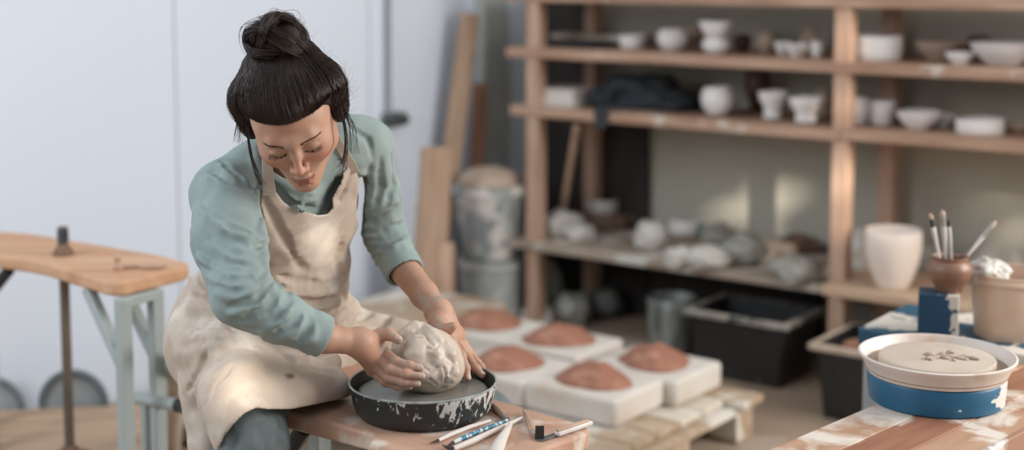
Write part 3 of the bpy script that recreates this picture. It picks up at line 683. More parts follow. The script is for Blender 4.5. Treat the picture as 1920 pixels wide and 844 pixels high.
HOLES = [streak([(1325, 398), (1480, 345), (1510, 364), (1450, 410), (1335, 414)]), streak([(1880, 430), (1930, 405), (1930, 455), (1890, 455)]), streak([(1830, 385), (1925, 355), (1925, 368), (1840, 392)]),
         opening([(425, 650), (478, 650), (482, 675), (470, 690), (500, 735), (545, 757), (470, 762), (400, 770), (405, 720), (390, 690), (420, 680)], 2.55),
         opening([(590, 430), (640, 425), (650, 470), (600, 500), (585, 470)], 2.66)]
def post_spot(z0, z1, x0, x1):
    a = to_gobo(SF(0, -.03, z0)); c = to_gobo(SF(0, -.03, z1)); return rect(a[0]+x0, a[0]+x1, a[1], c[1])
HOLES += [post_spot(1.12, 1.27, -.005, .05), post_spot(.93, 1.03, -.005, .05), post_spot(.52, .82, -.005, .05)]
cut_gobo(HOLES)
# ------------------------------------------------------------------ shelving rack
pine = wood('pine', (198, 168, 144), (168, 130, 106), 2, 1.0); pine_h = wood('pine_board', (190, 156, 132), (150, 112, 88), 0, 1.0, stain=(206, 196, 182), sl=.6)
grey_board = wood('dusty_board', (176, 160, 142), (140, 120, 100), 0, 1.0, stain=(200, 192, 180), sl=.5)
rack = thing('shelving_rack', 'tall pine shelving rack holding rows of white pottery along the back wall', 'shelves', SF(0, 0, 0), ZU)
for u in (0, 1.28, -1.28):
    for v in (0, .40):
        b = MB(); b.box((u, -v, .9), (.058, .058, 1.8)); b.obj('post', pine, rack, bevel=.003)
SZ = [1.33, 1.122, .899, .363]
def board(z, u0, u1, th=.038, v0=-.04, v1=.43, mat=None):
    b = MB(); b.box(((u0+u1)/2, -(v0+v1)/2, z-th/2), (u1-u0, v1-v0, th)); return b.obj('shelf_board', mat or pine_h, rack, bevel=.004)
board(SZ[0]+.01, -1.4, 1.40); board(SZ[1], -1.4, 1.40)
board(SZ[2], -1.4, .0); board(SZ[2]-.006, .001, 1.38)
board(SZ[3], .03, 1.40, .03, -.06, .43, grey_board); board(.380, -1.4, .01, .034, -.125, .43, wood('bench_pale', (206, 178, 150), (178, 146, 118), 0, .8))
b = MB(); b.box((0, -.43, 1.55), (2.8, .02, .06)); b.obj('cross_rail', pine_h, rack, bevel=.002)
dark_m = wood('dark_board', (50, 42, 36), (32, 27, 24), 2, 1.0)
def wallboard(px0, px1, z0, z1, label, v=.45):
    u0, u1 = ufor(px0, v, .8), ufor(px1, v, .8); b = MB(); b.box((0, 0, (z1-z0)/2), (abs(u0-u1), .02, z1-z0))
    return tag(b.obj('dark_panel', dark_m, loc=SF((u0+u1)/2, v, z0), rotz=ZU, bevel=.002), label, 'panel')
wallboard(1116, 1216, 0, .83, 'wide dark panel behind the rack below its middle shelf'); wallboard(1222, 1552, 0, .325, 'low black panel added as the deep shade under the bottom shelf of the rack'); wallboard(1022, 1112, 0, 1.30, 'narrow dark panel standing behind the left end of the rack', .462)  # the low panel is an added dark sheet standing in for under-shelf shade

# ---- pottery on the rack
clay_w = nmat('bisque_white', rgb(236, 230, 224), .7, rgb(226, 218, 210), scale=14, contrast=.5, bump=.15, bscale=40)
clay_t = nmat('bisque_tan', rgb(188, 166, 146), .75, rgb(168, 144, 124), scale=14, bump=.2, bscale=40)
clay_b = nmat('brown_stoneware', rgb(98, 72, 56), .5, rgb(74, 54, 42), scale=10)
black_m = nmat('black_cloth', rgb(36, 38, 40), .85, rgb(52, 56, 60), scale=6, bump=.4, bscale=20)
PR = dict(
 cup=[(.70, 0), (.80, .03), (.90, .30), (.97, .70), (1, .98), (.97, 1), (.92, .97), (.87, .6), (.78, .16), (.3, .10), (.01, .10)],
 bowl=[(.44, 0), (.47, .06), (.66, .28), (.88, .62), (1, .97), (.97, 1), (.93, .96), (.80, .62), (.55, .30), (.25, .18), (.01, .17)],
 round=[(.52, 0), (.60, .05), (.90, .30), (1, .55), (.93, .82), (.80, .95), (.78, 1), (.72, .97), (.84, .78), (.90, .5), (.5, .14), (.01, .12)],
 waist=[(.62, 0), (.64, .08), (.58, .28), (.66, .45), (.90, .68), (1, .95), (.97, 1), (.92, .95), (.80, .7), (.52, .5), (.01, .46)],
 dish=[(.90, 0), (.97, .05), (1, .4), (1, .95), (.97, 1), (.93, .95), (.92, .3), (.8, .14), (.01, .13)],
 plate=[(.50, 0), (.55, .12), (.85, .5), (1, .95), (.98, 1), (.94, .95), (.72, .55), (.3, .38), (.01, .36)],
 vase=[(.46, 0), (.50, .012), (.56, .05), (.72, .22), (.88, .42), (.98, .66), (1, .84), (.985, .975), (.965, 1), (.93, .985), (.935, .84), (.86, .45), (.6, .10), (.01, .05)],
 jar=[(.55, 0), (.58, .03), (.62, .14), (.90, .38), (1, .60), (.94, .78), (.76, .88), (.80, .97), (.80, 1), (.72, .97), (.68, .88), (.84, .7), (.86, .5), (.4, .2), (.01, .18)],
 cone=[(1, 0), (.86, .2), (.55, .55), (.2, .95), (.08, 1), (.01, 1)])
def pot(name, kind, px, wpx, hpx, shelf, v, mat, label, cat, dz=0, grp='pottery standing on the rack shelves', wob=.012, seed=1):
    z = (SZ[shelf] if isinstance(shelf, int) else shelf)+dz; u = ufor(px, v, z); p = SF(u, v, z); r = wpx/2/F*dep(p); h = hpx/F*dep(p)
    b = MB(); b.lathe([(a*r, c*h) for a, c in PR[kind]], n=36, wob=wob, seed=seed)
    return tag(b.obj(name, mat, loc=p, rotz=seed*.7, ang=60), label, cat, grp)
T = 1
pot('cup', 'cup', 1186, 54, 26, T, .16, clay_w, 'low white cup, leftmost pot on the upper shelf', 'cup', seed=1)
pot('bowl', 'round', 1261, 60, 40, T, .15, clay_w, 'rounded white pot on the upper shelf, right of the low cup', 'pot', seed=2, wob=.03)
pot('bowl', 'round', 1343, 54, 28, T, .10, clay_w, 'white pot at the bottom of the stacked pair on the upper shelf', 'pot', seed=3)
pot('bowl', 'bowl', 1343, 62, 34, T, .10, clay_w, 'white bowl resting on another pot on the upper shelf', 'bowl', dz=.051, seed=4, wob=.05)
pot('jar', 'jar', 1300, 38, 40, T, .32, clay_t, 'small tan jar behind the stacked pair of pots', 'jar', seed=5)
pot('pot', 'round', 1392, 34, 30, T, .30, clay_b, 'small dark brown pot right of the stacked pair', 'pot', seed=6)
pot('pot', 'round', 1436, 40, 38, T, .26, clay_t, 'tan rounded pot midway along the upper shelf', 'pot', seed=7, wob=.05)
pot('bowl', 'bowl', 1468, 34, 24, T, .18, clay_w, 'tiny pale bowl beside the tan rounded pot', 'bowl', seed=8, wob=.06)
pot('clay_cone', 'cone', 1517, 60, 58, T, .32, clay_t, 'tan clay cone behind small white pieces on the upper shelf', 'clay cone', seed=9, wob=.05)
pot('cup', 'round', 1532, 24, 30, T, .12, clay_w, 'little white cup just left of the middle post, upper shelf', 'cup', seed=10)
pot('bowl', 'bowl', 1494, 44, 24, T, .10, clay_w, 'crumpled little white dish left of the middle post, upper shelf', 'dish', seed=11, wob=.09)
pot('dish', 'dish', 1643, 97, 46, T, .12, clay_w, 'large round white dish with straight sides right of the middle post', 'dish', seed=12)
pot('bowl', 'bowl', 1764, 98, 36, T, .22, clay_t, 'wide pale bowl on the upper shelf between dish and right edge', 'bowl', seed=13, wob=.03)
pot('bowl', 'plate', 1800, 56, 22, T, .10, clay_w, 'shallow white saucer leaning by the wide pale bowl', 'saucer', seed=14)
pot('bowl', 'bowl', 1880, 124, 42, T, .14, clay_w, 'widest white bowl at the right end of the upper shelf', 'bowl', seed=15, wob=.02)
pot('pot', 'round', 1834, 44, 44, T, .38, clay_b, 'brown pot behind the widest white bowl', 'pot', seed=16)
T = 2
pot('cup', 'round', 1345, 62, 52, T, .10, clay_w, 'round-bellied white cup alone on the middle shelf', 'cup', seed=21)
pot('jar', 'jar', 1420, 50, 80, T, .36, clay_b, 'tall dark brown jar at the back of the middle shelf', 'jar', seed=22)
pot('bowl', 'waist', 1449, 58, 50, T, .12, clay_w, 'white footed cup in front of the dark brown jar', 'cup', seed=23, wob=.03)
pot('bowl', 'waist', 1512, 66, 46, T, .08, clay_w, 'white waisted bowl just left of the middle post', 'bowl', seed=24)
pot('jar', 'jar', 1543, 36, 52, T, .30, clay_t, 'tan jar half hidden behind the white waisted bowl', 'jar', seed=25)
pot('cup', 'cup', 1603, 50, 50, T, .10, clay_w, 'left one of two straight white cups right of the middle post', 'cup', seed=26)
pot('cup', 'cup', 1652, 54, 46, T, .14, clay_w, 'right one of two straight white cups on the middle shelf', 'cup', seed=27)
pot('jar', 'dish', 1712, 44, 24, T, .30, clay_b, 'low dark lidded jar behind the shallow white bowls', 'jar', seed=28)
pot('bowl', 'bowl', 1722, 84, 34, T, .10, clay_w, 'shallow white bowl right of the two cups', 'bowl', seed=29)
pot('bowl', 'plate', 1766, 50, 24, T, .20, clay_w, 'small shallow dish tucked behind the shallow white bowl', 'dish', seed=30)
pot('bowl', 'dish', 1838, 88, 28, T, .10, clay_w, 'low white dish near the right end of the middle shelf', 'dish', seed=31, wob=.03)
pot('bowl', 'plate', 1902, 52, 18, T, .20, clay_t, 'tan saucer at the right end of the middle shelf', 'saucer', seed=32)
# lumps, bags, cloths
def lump(name, loc, r, mat, label, cat, seed=1, amp=.25, fr=1.6, group=None, flat=True, sub=4, rotz=0, sharp=0):
    bm = bmesh.new(); bmesh.ops.create_icosphere(bm, subdivisions=sub, radius=1)
    co = np.array([v.co for v in bm.verts]); n = vnoise(co[:, 0], co[:, 1], co[:, 2], fr, seed)+.45*vnoise(co[:, 0], co[:, 1], co[:, 2], fr*2.3, seed+1)
    m = 1-np.abs(vnoise(co[:, 0], co[:, 1], co[:, 2], fr*1.7, seed+2))*2
    for v, a, c in zip(bm.verts, n, m):
        q = v.co*(1+amp*a+sharp*c); v.co = Vector((q.x*r[0], q.y*r[1], max(q.z, -.72)*r[2] if flat else q.z*r[2]))
    zmin = min(v.co.z for v in bm.verts)
    for v in bm.verts: v.co.z -= zmin
    me = bpy.data.meshes.new(name); bm.to_mesh(me); bm.free(); me.materials.append(mat); me.shade_smooth()
    o = bpy.data.objects.new(name, me); col.objects.link(o); o.location = loc; o.rotation_euler.z = rotz; return tag(o, label, cat, group)
def lump_px(name, px, py, z, wpx, hpx, mat, label, cat, seed=1, dy=.8, **k):
    p = PZ(px, py, z); s = dep(p)/F; return lump(name, p+Vector((0, wpx/2*s*dy*.7, 0)), (wpx/2*s, wpx/2*s*dy, hpx/1.75*s), mat, label, cat, seed, rotz=0, **k)
plas = nmat('plastic_film', rgb(204, 197, 187), .4, rgb(172, 164, 152), scale=7, bump=.4, bscale=26, spec=.6, bdist=.01)
plasg = nmat('grey_film', rgb(158, 153, 141), .4, rgb(120, 116, 104), scale=7, bump=.4, bscale=26, spec=.6, bdist=.01)
teal = nmat('teal_cloth', rgb(104, 132, 130), .8, rgb(78, 104, 104), scale=8, bump=.5, bscale=20)
brownc = nmat('brown_clay', rgb(112, 88, 72), .8, rgb(92, 70, 56), scale=8, bump=.5, bscale=20)
terra = nmat('terracotta_clay', rgb(152, 103, 82), .85, rgb(138, 91, 71), scale=16, contrast=.7, bump=.6, bscale=50, c3=rgb(174, 126, 102), s3=14, lo3=.52, hi3=.7)
plaster = nmat('plaster', rgb(206, 198, 188), .85, rgb(192, 180, 166), scale=5, contrast=.6, bump=.3, bscale=40, c3=rgb(188, 168, 148), s3=6, lo3=.58, hi3=.75)
z4 = SZ[3]
lump_px('plastic_bag', 1052, 445, z4, 72, 46, plas, 'white crumpled bag at the left end of the low shelf', 'bag', 1, sharp=.08)
lump_px('plastic_bag', 1090, 452, z4, 56, 30, plas, 'small pale bag right of the leftmost white bag, low shelf', 'bag', 2, sharp=.08)
lump_px('clay_block', 1130, 432, z4, 100, 34, brownc, 'dark brown clay lump under a pale tub on the low shelf', 'clay', 3, dy=.6)
def box_px(name, px, py, z, wpx, hpx, d, mat, label, cat, rotz=None, bev=.006, grp=None):
    p = PZ(px, py, z); s = dep(p)/F; b = MB(); b.box((0, -d/2, hpx*s/2), (wpx*s, d, hpx*s)); return tag(b.obj(name, mat, loc=p, rotz=(ZU if rotz is None else rotz), bevel=bev), label, cat, grp)
def tub(name, px, py, z, wpx, hpx, mat, label, cat, kind='dish', wob=.01, seed=3):
    p = PZ(px, py, z); s = dep(p)/F; b = MB(); b.lathe([(a*wpx/2*s, c*hpx*s) for a, c in PR[kind]], n=36, wob=wob, seed=seed); return tag(b.obj(name, mat, loc=p, ang=50), label, cat)
tub('tub', 1128, 400, z4+.055, 62, 28, plas, 'pale round tub at the back left of the low shelf', 'tub')
tub('bowl', 1205, 402, z4+.045, 58, 26, clay_w, 'white bowl at the back of the low shelf, right of the pale tub', 'bowl', 'bowl')
lump_px('clay_block', 1210, 428, z4, 84, 34, brownc, 'brown clay lump beneath the white bowl, low shelf', 'clay', 5, dy=.6)
lump_px('plastic_bag', 1222, 473, z4, 62, 56, plas, 'peaked white bag standing at the middle of the low shelf', 'bag', 6, sharp=.13)
lump_px('plastic_bag', 1282, 500, z4, 70, 34, plas, 'flat white bag left of the big white bundle', 'bag', 7, sharp=.08)
lump_px('plastic_bag', 1330, 506, z4, 86, 40, plas, 'big white bundle at the front of the low shelf', 'bag', 8, sharp=.08)
lump_px('plastic_bag', 1350, 470, z4, 60, 50, plasg, 'grey plastic bag behind the big white bundle', 'bag', 9, sharp=.13)
lump_px('cloth', 1345, 440, z4, 120, 36, teal, 'teal cloth heaped at the back of the low shelf', 'cloth', 10, sharp=.11)
tub('tub', 1284, 436, z4, 60, 26, clay_w, 'white tub beside the teal cloth', 'tub')
lump_px('plastic_bag', 1400, 500, z4, 80, 56, plasg, 'grey plastic bag right of the big white bundle', 'bag', 11, sharp=.13)
lump_px('clay_block', 1455, 500, z4, 96, 42, clay_t, 'tan clay lump in film towards the right of the low shelf', 'clay', 12, sharp=.15)
lump_px('plastic_bag', 1500, 530, z4, 100, 44, plasg, 'clear grey bag at the front right of the low shelf', 'bag', 13, sharp=.13)
lump_px('clay_block', 1500, 478, z4, 90, 36, brownc, 'brown clay lump against the wall right on the low shelf', 'clay', 14, dy=.6)
lump_px('plastic_bag', 1612, 515, z4, 62, 84, plas, 'tall white bag behind the tall vase, on its left side', 'bag', 15, sharp=.11)
lump_px('plastic_bag', 1748, 520, z4, 60, 66, plasg, 'grey bag behind the tall vase, on its right side', 'bag', 16, sharp=.11)
lump_px('plastic_bag', 1866, 520, z4, 120, 60, plas, 'white bag on the low shelf behind the plastic bucket', 'bag', 17, sharp=.11)
# middle shelf left: pale block, dark bag, upper left black tray
u_ = ufor(1057, .10, SZ[2]); b = MB(); b.box((0, -.10, .035), (.19, .20, .07), taper=1.15); tag(b.obj('plaster_block', plaster, loc=SF(u_, .02, SZ[2]-.006), rotz=ZU, bevel=.008), 'pale sloping plaster block at the left end of the middle shelf', 'block')
for px, w_, h_, dd, sd, lb in ((1200, 150, 62, .20, 3, 'large black bag slumped on the middle shelf'), (1275, 90, 36, .22, 4, 'flat black cloth right of the large black bag'), (1150, 70, 44, .16, 7, 'black bundle between plaster block and large black bag')):
    u_ = ufor(px, dd, SZ[2]); p = SF(u_, dd, SZ[2]-.006); s = dep(p)/F
    lump('black_bag' if sd != 4 else 'black_cloth', p, (w_/2*s, .12, h_/1.75*s), black_m, lb, 'bag', sd, sharp=.2, rotz=ZU)
u_ = ufor(1127, -.05, SZ[2]); b = MB(); b.box((0, .0, -.028), (.06, .012, .075), taper=.8); b.box((0, -.05, .010), (.06, .11, .008)); tag(b.obj('black_strap', black_m, loc=SF(u_, -.052, SZ[2]), rotz=ZU, bevel=.004), 'black strap hanging over the front edge of the middle shelf', 'strap')
u_ = ufor(1085, .2, SZ[1]); b = MB(); b.box((0, 0, .010), (.30, .28, .020), taper=.92); tag(b.obj('black_tray', black_m, loc=SF(u_, .2, SZ[1]), rotz=ZU, bevel=.004), 'flat black tray at the left end of the upper shelf', 'tray')
u_ = ufor(1120, .3, SZ[1]); b = MB(); b.box((0, 0, .011), (.42, .12, .022)); tag(b.obj('wood_offcut', grey_board, loc=SF(u_-.02, .3, SZ[1]+.021), rotz=ZU, bevel=.003), 'thin grey board lying on the black tray', 'board')
b = MB(); b.tube([PZ(1050, 425, z4+.012), P(1082, 236, 5.40)], .013); tag(b.obj('wooden_pole', pine, ang=60), 'thin wooden pole leaning between low and middle shelf', 'pole')

# ---- corner: buckets and leaning boards
buck = nmat('grey_bucket', rgb(176, 178, 172), .55, rgb(150, 154, 150), scale=5, stretch=(6, 6, 1.2), c3=rgb(206, 200, 192), s3=7, lo3=.5, hi3=.62)
buck2 = nmat('splashed_bucket', rgb(166, 170, 166), .5, rgb(96, 104, 104), scale=5, contrast=.25, stretch=(5, 5, 1.2), c3=rgb(206, 198, 188), s3=8, lo3=.48, hi3=.58)
def bucket(loc, r0, r1, h, mat, label, handle=True):
    t = thing('bucket', label, 'bucket', loc); b = MB()
    b.lathe([(r0, 0), (r0*1.01, .01), (r1*.97, h*.86), (r1*1.04, h*.87), (r1*1.04, h*.90), (r1, h*.91), (r1, h*.985), (r1*1.03, h), (r1*.96, h), (r0*.95, .02), (.01, .02)], n=40); b.obj('body', mat, t, ang=40)
    if handle:
        b = MB(); b.tube([(r1*1.05*math.cos(a), -.02-r1*.35*math.sin(a), h*.88-r1*.75*math.sin(a)) for a in np.linspace(0, math.pi, 16)], .0035, 6); b.obj('handle', nmat('wire', rgb(90, 90, 88), .4, metal=.8), t)
    return t
pb = PZ(922, 606, 0)
b1 = bucket(pb, .115, .132, .275, buck, 'pale grey lower bucket standing in the corner', False)
bucket(pb+Vector((0, 0, .277)), .105, .155, .30, buck2, 'paint-splashed upper bucket stacked in the corner')
lump('cloth', pb+Vector((-.005, -.01, .277+.255)), (.138, .138, .062), clay_t, 'beige clay-caked cloth heaped in the upper bucket', 'cloth', 8, amp=.12)
def lean(top, bot, wd, th, mat, name, label, roundtop=False):
    d = (top-bot); L = d.length; z = d.normalized(); x = Vector((math.cos(.55), math.sin(.55), 0)); x = (x-z*x.dot(z)).normalized(); y = z.cross(x); R = Matrix((x, y, z)).transposed()
    b = MB(); b.box((0, 0, L/2), (wd, th, L)); o = b.obj(name, mat, bevel=.006); o.matrix_world = Matrix.Translation(bot) @ R.to_4x4(); return tag(o, label, 'board', 'boards leaning in the corner')
tanb = wood('tan_board', (184, 156, 132), (150, 120, 98), 2, .8); palep = wood('pale_board', (196, 182, 164), (168, 150, 130), 2, .8)
lean(P(882, 26, 5.74), PZ(806, 604, .01), .078, .035, tanb, 'plank', 'longest tan plank leaning in the corner')
lean(P(900, 156, 5.84), PZ(886, 588, .01), .055, .030, wood('red_board', (168, 124, 98), (138, 96, 74), 2, .8), 'plank', 'narrow reddish plank leaning behind the buckets')
lean(P(818, 276, 5.35), PZ(800, 640, .01), .115, .05, tanb, 'plank', 'wide short plank leaning left of the buckets')
lean(P(795, 380, 5.38), PZ(775, 632, .01), .05, .04, palep, 'plank', 'pale narrow plank at the left side of the leaning boards')
pt = PZ(836, 640, 0); b = MB(); b.lathe([(.034, 0), (.034, .38), (.030, .385), (.01, .386)], n=24); tag(b.obj('cardboard_tube', pine, loc=pt, ang=40), 'short upright round post in front of the leaning planks', 'post')
# cable and socket on the white wall
def wl(px, py, off=0):
    n = Vector((WD.y, -WD.x, 0)); r = ray(px, py); t = ((WL0+n*off-Vector((0, 0, CH))).dot(n))/r.dot(n); return Vector((0, 0, CH))+r*t
gm = nmat('conduit', rgb(140, 142, 140), .6); sm_ = nmat('socket_grey', rgb(112, 116, 112), .6, rgb(60, 62, 60), scale=12, contrast=.2)
t = thing('wall_socket', 'grey conduit running down the white wall to a socket', 'socket', wl(735, 222, .0)); c0_ = wl(735, 222, .0)
b = MB(); b.tube([wl(728, -60, .016)-c0_, wl(729, 214, .016)-c0_], .011, 10); b.obj('conduit', gm, t)
b = MB(); b.box(Vector((0, 0, 0)), (.10, .05, .055), Matrix.Rotation(ZW, 3, 'Z')); b.obj('socket_box', sm_, t, loc=(.012, -.025, 0), bevel=.008)
for k in (-1, 1):
    b = MB(); b.lathe([(.019, 0), (.019, .012), (.014, .012), (.013, .004), (.01, .004)], n=20); o = b.obj('outlet', nmat('outlet', rgb(70, 72, 70), .5), t, loc=(.024+k*.024*math.cos(ZW)+.012, -.058+k*.024*math.sin(ZW)-.005, 0)); o.rotation_euler = (math.pi/2, 0, ZW)

# ---- pallet with plaster slabs and clay
R0 = PZ(1436, 736, .14)
pal = thing('wooden_pallet', 'low wooden pallet under the plaster slabs', 'pallet', (R0.x, R0.y, 0), ZU)
pw_ = wood('pallet_wood', (186, 166, 142), (150, 124, 98), 0, .8, stain=(208, 200, 188), sl=.52); pw2 = wood('pallet_pale', (208, 200, 186), (186, 172, 152), 0, .8)
for k in range(7):
    b = MB(); w0 = -.045 if k != 2 else -.02; b.box((1.45/2+(0 if k < 1 else .07), .075+k*.128, .128), (1.45, .123, .022)); b.obj('deck_board', pw2 if k in (1, 2) else pw_, pal, bevel=.003)
for x_ in (.08, .75, 1.40):
    b = MB(); b.box((x_, .46, .104), (.10, .89, .022)); b.obj('cross_board', pw_, pal, bevel=.003)
    for k in (0, 3, 6):
        b = MB(); b.box((x_, .075+k*.128, .048), (.10, .10, .09)); b.obj('block', pw_, pal, bevel=.004)
ply = tag(MB().box((0, 0, .04), (.46, .60, .08)).obj('plywood_stack', pw_, loc=(R0+U*1.36-V*.12)+Vector((0, 0, 0.0)), rotz=ZU, bevel=.004), 'tan plywood sheet lying on the pallet behind the woman', 'plywood')
def slab(p, lab1, lab2, seed, su=.325, sv=.275):
    b = MB(); b.box((0, 0, .0425), (su, sv, .085), taper=.99); o = tag(b.obj('plaster_slab', plaster, loc=(p.x, p.y, .14), rotz=ZU+rn.uniform(-.02, .02), bevel=.016, seg=3), lab1, 'slab', 'plaster slabs on the pallet')
    pts = []; n = 56; m = 16; b = MB(); rg = np.random.RandomState(seed); V_ = []
    for j in range(m+1):
        q = j/m
        for k in range(n):
            a = 2*math.pi*k/n; R = .118*(1+.07*math.sin(2*a+seed)+.05*math.sin(3*a+seed*2)+.02*math.sin(7*a)); hh = .050*(1-q**1.8)
            nz = float(vnoise(np.array([q*math.cos(a)*2.2]), np.array([q*math.sin(a)*2.2]), np.array([seed*1.3]), 1.7, seed)[0]); nz2 = float(vnoise(np.array([q*math.cos(a)*5]), np.array([q*math.sin(a)*5]), np.array([seed*1.3]), 1.7, seed)[0])
            V_.append((R*q*math.cos(a), R*q*math.sin(a)*.92, max(0, hh*(1+.20*nz+.10*nz2))+.0005))
    b.add(V_, [(j*n+k, j*n+(k+1) % n, (j+1)*n+(k+1) % n, (j+1)*n+k) for j in range(m) for k in range(n)]+[tuple(m*n+k for k in range(n))])
    tag(b.obj('clay_mound', terra, loc=(p.x, p.y, .2255), rotz=ZU+.2, ang=180), lab2, 'clay mound', 'red clay mounds drying on plaster')
slab(PZ(1114, 712, .225), 'nearest plaster slab at the front corner of the pallet', 'red clay mound on the nearest plaster slab', 3)
slab(PZ(1216, 680, .225)+V*.02-U*.01, 'plaster slab at the right end of the back row', 'red clay mound on the right slab of the back row', 4)
slab(PZ(950, 680, .225), 'plaster slab beside the wheel, left of the nearest slab', 'red clay mound just beyond the wheel rim', 5)
slab(PZ(1050, 636, .225), 'middle plaster slab of the back row', 'red clay mound on the middle slab of the back row', 6)
slab(PZ(912, 607, .225), 'farthest plaster slab, near the grey buckets', 'red clay mound farthest away, nearest the grey buckets', 7)

# ---- under the rack
blackp = nmat('black_plastic', rgb(26, 25, 24), .5, rgb(36, 34, 31), scale=7, c3=rgb(92, 86, 78), s3=16, lo3=.68, hi3=.76)
rimw = nmat('caked_rim', rgb(168, 158, 144), .7, rgb(120, 112, 102), scale=18, contrast=.3, c3=rgb(60, 62, 60), s3=22, lo3=.55, hi3=.62)
rimt = nmat('clay_rim', rgb(196, 178, 158), .75, rgb(168, 146, 124), scale=14, contrast=.5)
def crate(corner, L, M, h, rim, label, fill=None):
    # corner = near-left or near-right bottom corner; extends +x(U) by L, back by M
    t = thing('crate', label, 'crate', corner, ZU); tp = .90; b = MB(); th = .008
    x0, x1, y0, y1 = (0, L, 0, -M); cx, cy = L/2, -M/2
    def ring(s, z, inset=0):
        hx, hy = L/2*s-inset, M/2*s-inset; return [(cx-hx, cy-hy, z), (cx+hx, cy-hy, z), (cx+hx, cy+hy, z), (cx-hx, cy+hy, z)]
    rings = [ring(tp, 0), ring(1, h), ring(1, h, th), ring(tp, .012, th)]; vv = sum(rings, []); ff = [(3, 2, 1, 0)]
    for j in range(3):
        for k in range(4): ff.append((j*4+k, j*4+(k+1) % 4, j*4+4+(k+1) % 4, j*4+4+k))
    ff.append((12, 13, 14, 15)); b.add(vv, ff); b.obj('body', blackp, t, bevel=.004)
    b = MB(); o_, i_ = ring(1, h, -.022), ring(1, h, .004); o2, i2 = ring(1, h-.02, -.022), ring(1, h-.02, .0)
    b.add(o_+i_+o2+i2, [(k, (k+1) % 4, 4+(k+1) % 4, 4+k) for k in range(4)]+[(8+k, 8+(k+1) % 4, (k+1) % 4, k) for k in range(4)]+[(8+k, 8+(k+1) % 4, 12+(k+1) % 4, 12+k) for k in range(4)]+[(4+k, 4+(k+1) % 4, 12+(k+1) % 4, 12+k) for k in range(4)])
    b.obj('rim', rim, t, bevel=.004)
    return t
Q1 = PZ(1466, 734, 0); crate(Q1, .36, .27, .235, rimw, 'black plastic crate with a clay-caked rim on the floor under the rack')
Q2 = PZ(1528, 783, 0)-U*.42; crate(Q2, .42, .30, .245, rimt, 'black plastic crate of red clay on the floor behind the right wheel')
lump('red_clay', Q2+U*.21+V*.15+Vector((0, 0, .165)), (.17, .11, .055), terra, 'mass of red clay filling the right crate', 'clay', 5, amp=.12, rotz=ZU)
t_ = tub('plastic_tub', 1258, 662, 0, 92, 108, nmat('smeared_tub', rgb(150, 152, 144), .4, rgb(88, 90, 84), scale=6, contrast=.3, stretch=(4, 4, 1)), 'smeared grey plastic tub on the floor beside the black crate', 'tub', 'cup')
lump_px('plastic_bag', 1018, 590, 0, 66, 108, plasg, 'tall pale bag standing under the left end of the rack', 'bag', 31, sharp=.15, dy=.6)
lump_px('plastic_bag', 1072, 612, 0, 72, 62, plasg, 'round pale bag on the floor right of the tall pale bag', 'bag', 32, sharp=.15)
lump_px('plastic_bag', 1005, 618, 0, 64, 40, plas, 'small white bag at the foot of the tall pale bag', 'bag', 33, sharp=.15)
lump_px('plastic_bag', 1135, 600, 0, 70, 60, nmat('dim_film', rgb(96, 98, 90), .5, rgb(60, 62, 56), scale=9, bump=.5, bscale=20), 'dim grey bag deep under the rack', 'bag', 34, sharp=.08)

# ---- tall vase
zb = .380
pv_ = PZ(1679, 546, zb+.0005)+Vector((0, .04, 0)); s_ = dep(pv_)/F; b = MB(); b.lathe([(a*52*s_, c*112*s_) for a, c in PR['vase']], n=64)
tag(b.obj('vase', nmat('cream_bisque', rgb(234, 221, 208), .55, rgb(226, 208, 192), scale=6, stretch=(1, 1, 6)), loc=pv_, ang=50), 'tall smooth cream vase standing on the low front board of the rack', 'vase')

# ---- potter's bench in front of the woman
A_ = Vector((.72, -.694, 0)).normalized(); B_ = Vector((-A_.y, A_.x, 0)); ZT = .635; E0 = PZ(1120, 804, ZT)   # far right corner; B_ points away from camera
ZA = math.atan2(A_.y, A_.x)
bench_w = wood('bench_wood', (200, 164, 140), (166, 122, 98), 0, .55, stain=(206, 190, 174), sl=.56, ss=9)
worn = nmat('worn_paint', rgb(168, 116, 88), .7, rgb(148, 98, 74), scale=6, c3=rgb(210, 204, 196), s3=12, lo3=.45, hi3=.52)
def kickbench(label, E, z, mat, L=.80, wd=.33, th=.034):
    t = thing('workbench', label, 'workbench', (E.x, E.y, 0), ZA); r = .035; out = []
    Ri = Matrix.Rotation(-ZA, 3, 'Z'); loc_ = lambda px, py: (Ri @ (PZ(px, py, z)-Vector((E.x, E.y, z))))
    n0, n1 = loc_(526, 768), loc_(700, 814)
    for a in np.linspace(0, 1, 7): out.append((-r+r*math.sin(a*math.pi/2), -r+r*math.cos(a*math.pi/2)))
    for a in np.linspace(0, 1, 7): out.append((-r+r*math.cos(a*math.pi/2), -wd+r-r*math.sin(a*math.pi/2)))
    out += [(n1.x+.03, -wd), (n1.x, n1.y), (n0.x, n0.y), (n0.x-.12, n0.y+.01), (-L+.06, -.28), (-L, -.23), (-L, -.06), (-L+.04, -.03), (-.6, -.03), (-.45, -.004)]
    b = MB(); b.prism(out, z-th, z); b.obj('bench_top', mat, t, bevel=.006, seg=3)
    return t
kb = kickbench('long clay-stained wooden bench the woman straddles, carrying the black wheel', E0, ZT, bench_w)
steel = nmat('pale_steel', rgb(160, 166, 162), .45, rgb(146, 152, 148), scale=5, metal=0); darks = nmat('dark_steel', rgb(52, 54, 56), .4, metal=.4)
